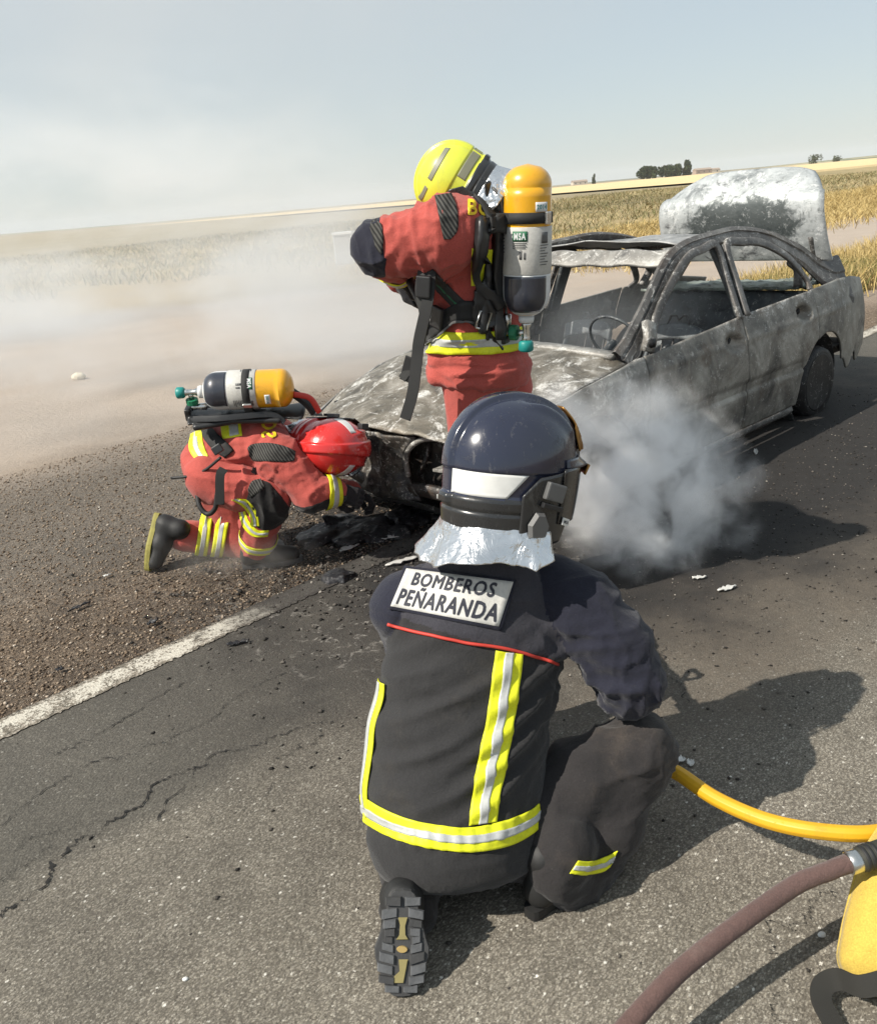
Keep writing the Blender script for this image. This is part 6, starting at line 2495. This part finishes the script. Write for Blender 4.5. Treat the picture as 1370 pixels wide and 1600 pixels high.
harness('waist_strap', [(346, 733, 346, 742), (370, 731, 370, 741), (400, 731, 400, 740)], bvC, sC1, .010, .01, M_WEB)
strap('carrier_arm', [A3(300, 655, 4.0), A3(340, 654, 3.95), A3(385, 650, 3.95), A3(425, 648, 3.97), A3(445, 660, 3.97)], .026, .016, M_PLAS, sC1, up=(0, -1, .3))
strap('hanging_strap', [A3(350, 732, 3.86), A3(344, 745, 3.85), A3(344, 788, 3.85)], .040, .010, M_WEB, sC1, up=(0, -1, 0))
box('strap_buckle', A3(340, 702, 3.88), (.010, .024, .020), M_PLAS, sC1, basis(x=(0, -1, .3), z=(-.5, 0, 1)), .005)
tube('pressure_hose', smooth_path([A3(308, 765, 3.98), A3(312, 790, 3.94), A3(324, 803, 3.92), A3(336, 795, 3.90), A3(340, 770, 3.90)], 24), .012, M_RUB, sC1, 9)
tube('gauge_line', smooth_path([A3(268, 747, 3.99), A3(295, 744, 3.96), A3(320, 735, 3.93), A3(345, 715, 3.90)], 20), .007, M_RUB, sC1, 8)
strap('top_strap', [A3(455, 612, 4.06), A3(478, 628, 4.05), A3(492, 645, 4.05)], .05, .02, M_BLK, sC1, up=(.5, -.3, 1))
tube('red_pad_edge', smooth_path([A3(458, 616, 4.02), A3(484, 622, 4.02), A3(499, 644, 4.03)], 14), .014, M_REDP, sC1, 8)

# ================================================================== HOSES, BAG AND SMALL THINGS ON THE ROAD
M_YHOSE = gloss('yellow_hose_rubber', (.66, .36, .012), .42, var=.12, coat=.0, scratch=.35, dirt=(.30, .17, .02))
M_BHOSE = cloth('brown_hose_jacket', (.115, .070, .062), .18, weave=700, bump=.35, dirt=(.20, .15, .13), dirty=.45)


def hose_yellow():
    pts = [NZ0, NZ0 - nzd * .12 + [0, 0, -.03], NZ0 + [.10, -.06, -.16], NZ0 + [.20, -.16, -.27], A3(1010, 1182, 2.04), A3(1060, 1209, 1.94), A3(1120, 1249, 1.83), A3(1200, 1283, 1.73), A3(1290, 1300, 1.66), A3(1380, 1300, 1.64), A3(1500, 1270, 1.70), A3(1640, 1240, 1.9)]
    P = smooth_path(pts, 110)
    v, f = tube_vf(P, .0195, 30)
    # ribs along the hose
    v = np.array(v)
    k = np.arange(len(v)) % 30
    ctr = np.repeat(P, 30, 0)
    v = ctr + (v - ctr) * (1 - .07 * (k % 3 == 0))[:, None]
    o = mesh('fire_hose', v, f, M_YHOSE, None, True)
    return tag(o, 'yellow ribbed fire hose curving from the crouching firefighter\'s knee to the right edge', 'hose', None)


hose_yellow()
nz = empty('hose_nozzle', NZ0, 'black hose nozzle with bow handle held out in front by the crouching firefighter', 'nozzle')
lathe('barrel', [(0, .022), (.05, .024), (.10, .030), (.16, .030), (.20, .022), (.34, .022), (.36, .034), (.43, .040), (.45, .038)], NZ0, nzd, M_PLAS, nz, 24)
s_ = unit(np.cross(nzd, [0, 0, 1]))
tube('bow_handle', smooth_path([NZ0 + nzd * .12 + s_ * .03, NZ0 + nzd * .10 + s_ * .04 + [0, 0, .07], NZ0 + nzd * .15 + [0, 0, .10], NZ0 + nzd * .10 - s_ * .04 + [0, 0, .07], NZ0 + nzd * .12 - s_ * .03], 24), .009, M_PLAS, nz, 8)
tube('pistol_grip', [NZ0 + nzd * .08, NZ0 + nzd * .05 + [0, 0, -.12]], [.018, .016], M_PLAS, nz, 10)
lathe('swivel', [(-.05, .026), (-.02, .030), (.0, .030)], NZ0, nzd, M_CHROME, nz, 20)

hz = .19
bp = [gnd(930, 1660, .10), gnd(985, 1598, .13), gnd(1060, 1518, .16), gnd(1150, 1447, .18), gnd(1240, 1384, .20), gnd(1300, 1358, .215), gnd(1332, 1347, .222)]
bp = [np.array(p) for p in bp]
dh = unit(bp[-1] - bp[-2])
bh = empty('booster_hose', bp[0], 'dusty brown hose ending in a dark coupling at the lower right', 'hose')
Pb = smooth_path(bp, 80)
v, f = tube_vf(Pb, .0200, 20)
v = np.array(v) + (fbm(np.array(v), 30, 2, 81) * .0015)[:, None]
mesh('hose_body', v, f, M_BHOSE, bh)
c0 = bp[-1]
lathe('crimp_ring', [(-.012, .0222), (-.010, .0245), (.014, .0245), (.016, .0225)], c0, dh, M_CHROME, bh, 28)
lathe('coupling_sleeve', [(.012, .022), (.016, .027), (.05, .027), (.20, .028), (.34, .026)], c0, dh, mat_plain('olive_rubber_sleeve', (.030, .030, .022), .7, bump=.3, bscale=300), bh, 28)
for k in range(3):
    lathe('sleeve_rib', [(.02 + .012 * k, .027), (.022 + .012 * k, .0285), (.027 + .012 * k, .0285), (.029 + .012 * k, .027)], c0, dh, M_RUB, bh, 28)

# yellow hose bag at the frame edge
bag = empty('hose_bag', gnd(1420, 1540), 'yellow canvas hose bag with a black carrying strap cut by the frame edge', 'bag')
M_BAG = cloth('yellow_canvas', (.56, .40, .075), .14, weave=500, bump=.3, dirt=(.22, .16, .06), dirty=.45)
le = [(1374, 1292, .20), (1347, 1338, .17), (1329, 1400, .13), (1315, 1460, .085), (1312, 1506, .05), (1341, 1549, .012)]
re_ = [(1530, 1255, .24), (1540, 1310, .22), (1550, 1380, .18), (1560, 1450, .13), (1560, 1510, .07), (1540, 1590, .012)]
LE = smooth_path([gnd(*q) for q in le], 40)
RE = smooth_path([gnd(*q) for q in re_], 40)
nb = unit([-.35, -.62, .70])
G = np.zeros((40, 36, 3))
for i in range(40):
    for j in range(36):
        u, w_ = j / 35, i / 39
        b_ = .055 * (1 - (2 * u - 1) ** 6) * (1 - (2 * w_ - 1) ** 6)
        # a folded ridge from the top edge to the lower middle, as stiff canvas creases
        cr_ = .018 * math.exp(-((u - .30 - .18 * w_) / .035) ** 2) - .020 * math.exp(-((u - .38 - .18 * w_) / .05) ** 2)
        G[i, j] = LE[i] * (1 - u) + RE[i] * u + nb * (b_ + cr_)
G += (fbm(G.reshape(-1, 3), 7, 3, 95) * .012).reshape(40, 36)[..., None] * nb
grid_mesh('canvas_front', G, M_BAG, bag, True, .004, False, True)
G2 = G.copy()
for i in range(40):
    for j in range(36):
        u, w_ = j / 35, i / 39
        G2[i, j] = LE[i] * (1 - u) + RE[i] * u - nb * (.055 * (1 - (2 * u - 1) ** 6) * (1 - (2 * w_ - 1) ** 6)) + nb * .002
G2[:, :, 2] = np.maximum(G2[:, :, 2], .004)
grid_mesh('canvas_back', G2, M_BAG, bag, True, .004, False, False)
tube('edge_binding', LE - nb * .001, .0055, M_BAG, bag, 8)
strap('carrying_strap', [gnd(1400, 1528, .12), gnd(1345, 1541, .085), gnd(1310, 1530, .06), gnd(1285, 1540, .045), gnd(1283, 1565, .03), gnd(1300, 1600, .02), gnd(1312, 1640, .015)], .042, .006, mat_plain('dark_webbing', (.022, .021, .018), .85, bump=.6, bscale=600), bag, up=(-.3, -.8, .55), n=44)

# burnt wreckage that dripped and fell in front of the car
M_MELT = burnt('melted_plastic', (.010, .010, .012), (.022, .022, .026), (.07, .068, .066), .22, rust=.15, scale=3, ashscale=8)
M_ASH = mat_plain('white_ash', (.52, .51, .49), .9, bump=.5, bscale=60)


def lumps(name, c, ext, n_, seed, m, label, cat, h=.010, group=None):
    r = np.random.default_rng(seed)
    c = np.asarray(c, float)
    fs = []
    for _ in range(n_):
        p = c + r.normal(0, .45, 3) * ext * [1, 1, .35]
        p[2] = abs(p[2] - c[2]) * .5 + .004
        fs.append(ellip(p, np.array([.05 + .11 * r.random(), .04 + .07 * r.random(), .012 + .03 * r.random()]) * (.6 + .8 * ext[0]), basis(x=(r.normal(), r.normal(), .1), z=(r.normal() * .2, r.normal() * .2, 1))))
    f = cut(union(fs, .02), halfspace((0, 0, -.004), (0, 0, -1)))
    o, _ = skin(name, f, c - ext * 1.6 - [.15, .15, .06], c + ext * 1.6 + [.15, .15, .25], h, m, None, lambda P: .010 * ridged(P, 16, seed=seed) + .004 * fbm(P, 50, 2, seed))
    return tag(o, label, cat, group)


g0 = np.array(gnd(545, 838))
lumps('melted_bumper', g0 + [-.02, .05, 0], np.array([.34, .16, .07]), 26, 5, M_MELT, 'black melted bumper slumped on the ground below the car nose', 'wreckage')
lumps('melted_grille', np.array(gnd(640, 812)), np.array([.20, .14, .09]), 18, 6, M_MELT, 'charred clump fallen under the open headlamp hole', 'wreckage')
lumps('charred_lump', np.array(gnd(530, 903)), np.array([.05, .03, .02]), 6, 7, M_MELT, 'small black charred lump on the asphalt between kneeling firefighter and navy helmet', 'debris', .006)


def flake(name, px, py, w, l, ang, m, label, cat='scrap', group=None, seed=0, z=.006):
    r = np.random.default_rng(seed)
    n_ = 11
    c = np.array(gnd(px, py))
    d = np.array([math.cos(ang), math.sin(ang), 0])
    s = np.array([-d[1], d[0], 0])
    U = np.linspace(-1, 1, n_)
    P = np.zeros((n_, 5, 3))
    for i, u in enumerate(U):
        ww = w * (1 - abs(u) ** 3 * .8) * (.7 + .6 * r.random())
        for j in range(5):
            v_ = (j - 2) / 2
            P[i, j] = c + d * u * l + s * v_ * ww + [0, 0, z + .35 * w * r.random() + .010 * abs(v_) * r.random()]
    o = grid_mesh(name, P, m, None, True, .003)
    return tag(o, label, cat, group)


M_FOIL = mat_plain('pale_foil', (.58, .57, .54), .5, .2)
flake('foil_scrap', 628, 880, .022, .085, R(25), M_FOIL, 'long pale foil scrap on the road beside the neck curtain', seed=1)
flake('ash_flake', 547, 858, .020, .06, R(40), M_ASH, 'pale curl of ash under the melted bumper', seed=2)
flake('ash_flake', 610, 842, .022, .07, R(10), M_ASH, 'broad pale ash crust below the headlamp hole', seed=3)
flake('charred_strip', 373, 1007, .012, .045, R(20), M_MELT, 'black charred strip lying just below the end of the white line', 'debris', seed=4)
flake('charred_strip', 240, 974, .014, .03, R(60), M_MELT, 'small black flake on the brown gravel above the white line', 'debris', seed=5)
flake('charred_strip', 125, 950, .010, .06, R(50), M_MELT, 'long thin black sliver on the brown gravel far left', 'debris', seed=6)
flake('charred_strip', 95, 1048, .012, .016, R(10), M_MELT, 'black crumb on the gravel close to the white line', 'debris', seed=7)
flake('paper_scrap', 168, 901, .010, .02, R(15), M_FOIL, 'small white scrap on gravel below the kneeling boot', seed=8)
flake('paper_scrap', 1135, 922, .012, .045, R(20), M_FOIL, 'white sliver on the scorched lane below the smoke', seed=9)
flake('paper_scrap', 1092, 905, .010, .03, R(5), M_FOIL, 'tiny pale scrap just under the smoke edge', seed=10)
flake('charred_strip', 1030, 712, .03, .07, R(60), M_MELT, 'twisted black strip beside the sill of the car', 'debris', seed=11)
flake('paper_scrap', 1180, 708, .010, .05, R(70), M_FOIL, 'curled pale scrap on the road under the car door', seed=12)
for k, (px, py, w, l, a) in enumerate(((1062, 1190, .012, .016, 20), (1078, 1195, .010, .013, 80))):
    flake('foam_fleck', px, py, w, l, R(a), M_WHITE, ('left white foam fleck on shaded asphalt beside the knee', 'right white foam fleck on shaded asphalt above the yellow hose')[k], 'foam', 'foam flecks by the hose', 20 + k, .004)


def stone(px, py, r_, label, m, seed, group=None):
    c = np.array(gnd(px, py))
    f = union([ellip(c + [0, 0, r_ * .4], (r_ * 1.2, r_ * .9, r_ * .75)), ellip(c + [r_ * .5, .2 * r_, r_ * .3], (r_ * .7, r_ * .6, r_ * .5))], r_ * .2)
    o, _ = skin('stone', f, c - 2.2 * r_, c + 2.2 * r_, r_ * .16, m, None, lambda P: r_ * .16 * ridged(P, 1.6 / r_, seed=seed))
    return tag(o, label, 'stone', group)


M_PSTONE = mat_plain('pale_stone', (.62, .55, .42), .9, bump=.4, bscale=40)
stone(124, 592, .065, 'pale rounded stone alone on the sandy ground left of the air cylinder', M_PSTONE, 1)
stone(1283, 1462, .008, 'tiny white pebble on the asphalt left of the yellow bag', M_WHITE, 2)
stone(290, 1531, .006, 'tiny white pebble on the plain asphalt lower left', M_WHITE, 3)

# white-edged concrete box standing off the track
bx = np.array(gnd(542, 412))
rb = empty('roadside_box', bx, 'pale concrete box with a white edge standing in the smoke left of the elbow', 'box', None, R(-8))
Mb_ = rb.matrix_basis


def rbx(name, c, half, m, bev=.01):
    bm = bmesh.new()
    bmesh.ops.create_cube(bm, size=2.0)
    for v_ in bm.verts:
        v_.co = Vector((v_.co.x * half[0], v_.co.y * half[1], v_.co.z * half[2]))
    bmesh.ops.bevel(bm, geom=list(bm.edges), offset=bev, segments=2, affect='EDGES')
    bm.transform(Mb_ @ Matrix.Translation(c))
    return bm_obj(name, bm, m, rb)


rbx('body', (0, 0, .42), (.24, .22, .42), mat_plain('grey_concrete', (.36, .35, .33), .9, bump=.3))
rbx('cap_slab', (0, 0, .87), (.30, .27, .035), M_WHITE)
rbx('white_edge', (-.265, -.20, .42), (.022, .03, .41), M_WHITE)
rbx('white_edge', (.265, -.20, .42), (.022, .03, .41), M_WHITE)

# ================================================================== SMOKE AND AIR
def smoke(name, c, rad, dens, scale, label_seed, lo=.42, hi=.70, col=(.86, .87, .89), detail=4, dist=.5, stretch=(1, 1, 1), ground=False, rot=0.0, step=1.0, aniso=.25, edge=1.0):
    """A closed body of smoke: density from noise inside an ellipsoid that fades to nothing at its skin."""
    c = np.asarray(c, float)
    bm = bmesh.new()
    bmesh.ops.create_icosphere(bm, subdivisions=3, radius=1.0)
    zlo = (.003 - c[2]) / rad[2]
    for v_ in bm.verts:
        if v_.co.z < zlo:
            v_.co.z = zlo
    me = bpy.data.meshes.new(name)
    bm.to_mesh(me)
    bm.free()
    n = N(name + '_volume')
    v = n.obj()
    d = n.length(v)
    rag = n.noise(scale * .8, 4, .6, n.map(v, tuple(rad[i] * stretch[i] for i in range(3)), (label_seed * 1.9, 4, label_seed)), .3)
    d = n.math('ADD', n.math('MULTIPLY', d, 1.06), n.math('MULTIPLY_ADD', rag, 1.3, -.65))
    inner = n.step(n.length(v), .99, .86)
    fall = n.math('MULTIPLY', inner, n.step(d, .92, .20))
    nz_ = n.noise(scale, detail, .6, n.map(v, tuple(rad[i] * stretch[i] for i in range(3)), (label_seed * 3.7, label_seed * 1.3, label_seed * 2.1)), dist)
    q = n.step(nz_, lo, hi)
    # ragged skin: noise also eats into the fall-off
    dd = n.math('MULTIPLY', n.math('MULTIPLY', q, fall), dens)
    pv = n.n('ShaderNodeVolumePrincipled')
    n.put(pv, 'Color', col)
    n.put(pv, 'Density', dd)
    n.put(pv, 'Anisotropy', aniso)
    n.t.links.new(pv.outputs[0], n.out.inputs['Volume'])
    try:
        n.m.cycles.volume_step_rate = step
    except Exception:
        pass
    o = bpy.data.objects.new(name, me)
    C.objects.link(o)
    me.materials.append(n.m)
    o.matrix_world = Matrix.Translation(Vector(c)) @ Matrix.Rotation(rot, 4, 'Z') @ Matrix.Diagonal((*rad, 1))
    return tag(o, kind='stuff')


smoke('smoke', (.93, 3.84, .27), (.62, .56, .60), 8.5, 3.8, 1, .42, .58, (.996, .997, .998), detail=7, aniso=-.42)
smoke('smoke', (.78, 3.98, .52), (.72, .50, .50), 3.4, 3.4, 2, .43, .60, (.996, .997, .998), detail=7, aniso=-.42)
smoke('smoke', (-8, 17, 1.2), (14, 11, 3.6), .42, .20, 3, .40, .66, (.94, .96, .98), 5, .4, (1, 1, 2.4), rot=R(20))
smoke('smoke', (-2.9, 9.0, .5), (5.2, 3.2, 1.6), .50, .5, 4, .42, .66, (.94, .96, .98), 5, .4, (1, 1, 1.6), rot=R(30))
smoke('smoke', (-24, 62, 20), (52, 34, 26), .022, .03, 5, .30, .66, (.95, .93, .93), 3, .4)
smoke('smoke', (-.30, 5.55, .85), (1.35, 1.0, .6), 1.0, 1.3, 8, .36, .64, (.94, .96, .98))
smoke('smoke', (-.95, 3.95, .10), (.55, .32, .16), 3.2, 3.5, 6, .42, .70, (.8, .78, .75))
smoke('smoke', (1.35, 5.75, .80), (1.3, .72, .42), .45, 1.2, 7, .30, .62, (.80, .83, .86), rot=CAR_YAW)

bm = bmesh.new()
bmesh.ops.create_cube(bm, size=1.0)
for v_ in bm.verts:
    v_.co = Vector((v_.co.x * 9000, v_.co.y * 9000 + 500, -2 if v_.co.z < 0 else 52))
hz_o = bm_obj('haze', bm, None, None)
n = N('haze_air')
pv = n.n('ShaderNodeVolumePrincipled')
n.put(pv, 'Color', (.90, .93, .97))
n.put(pv, 'Density', .00013)
n.t.links.new(pv.outputs[0], n.out.inputs['Volume'])
hz_o.data.materials.append(n.m)
tag(hz_o, kind='stuff')
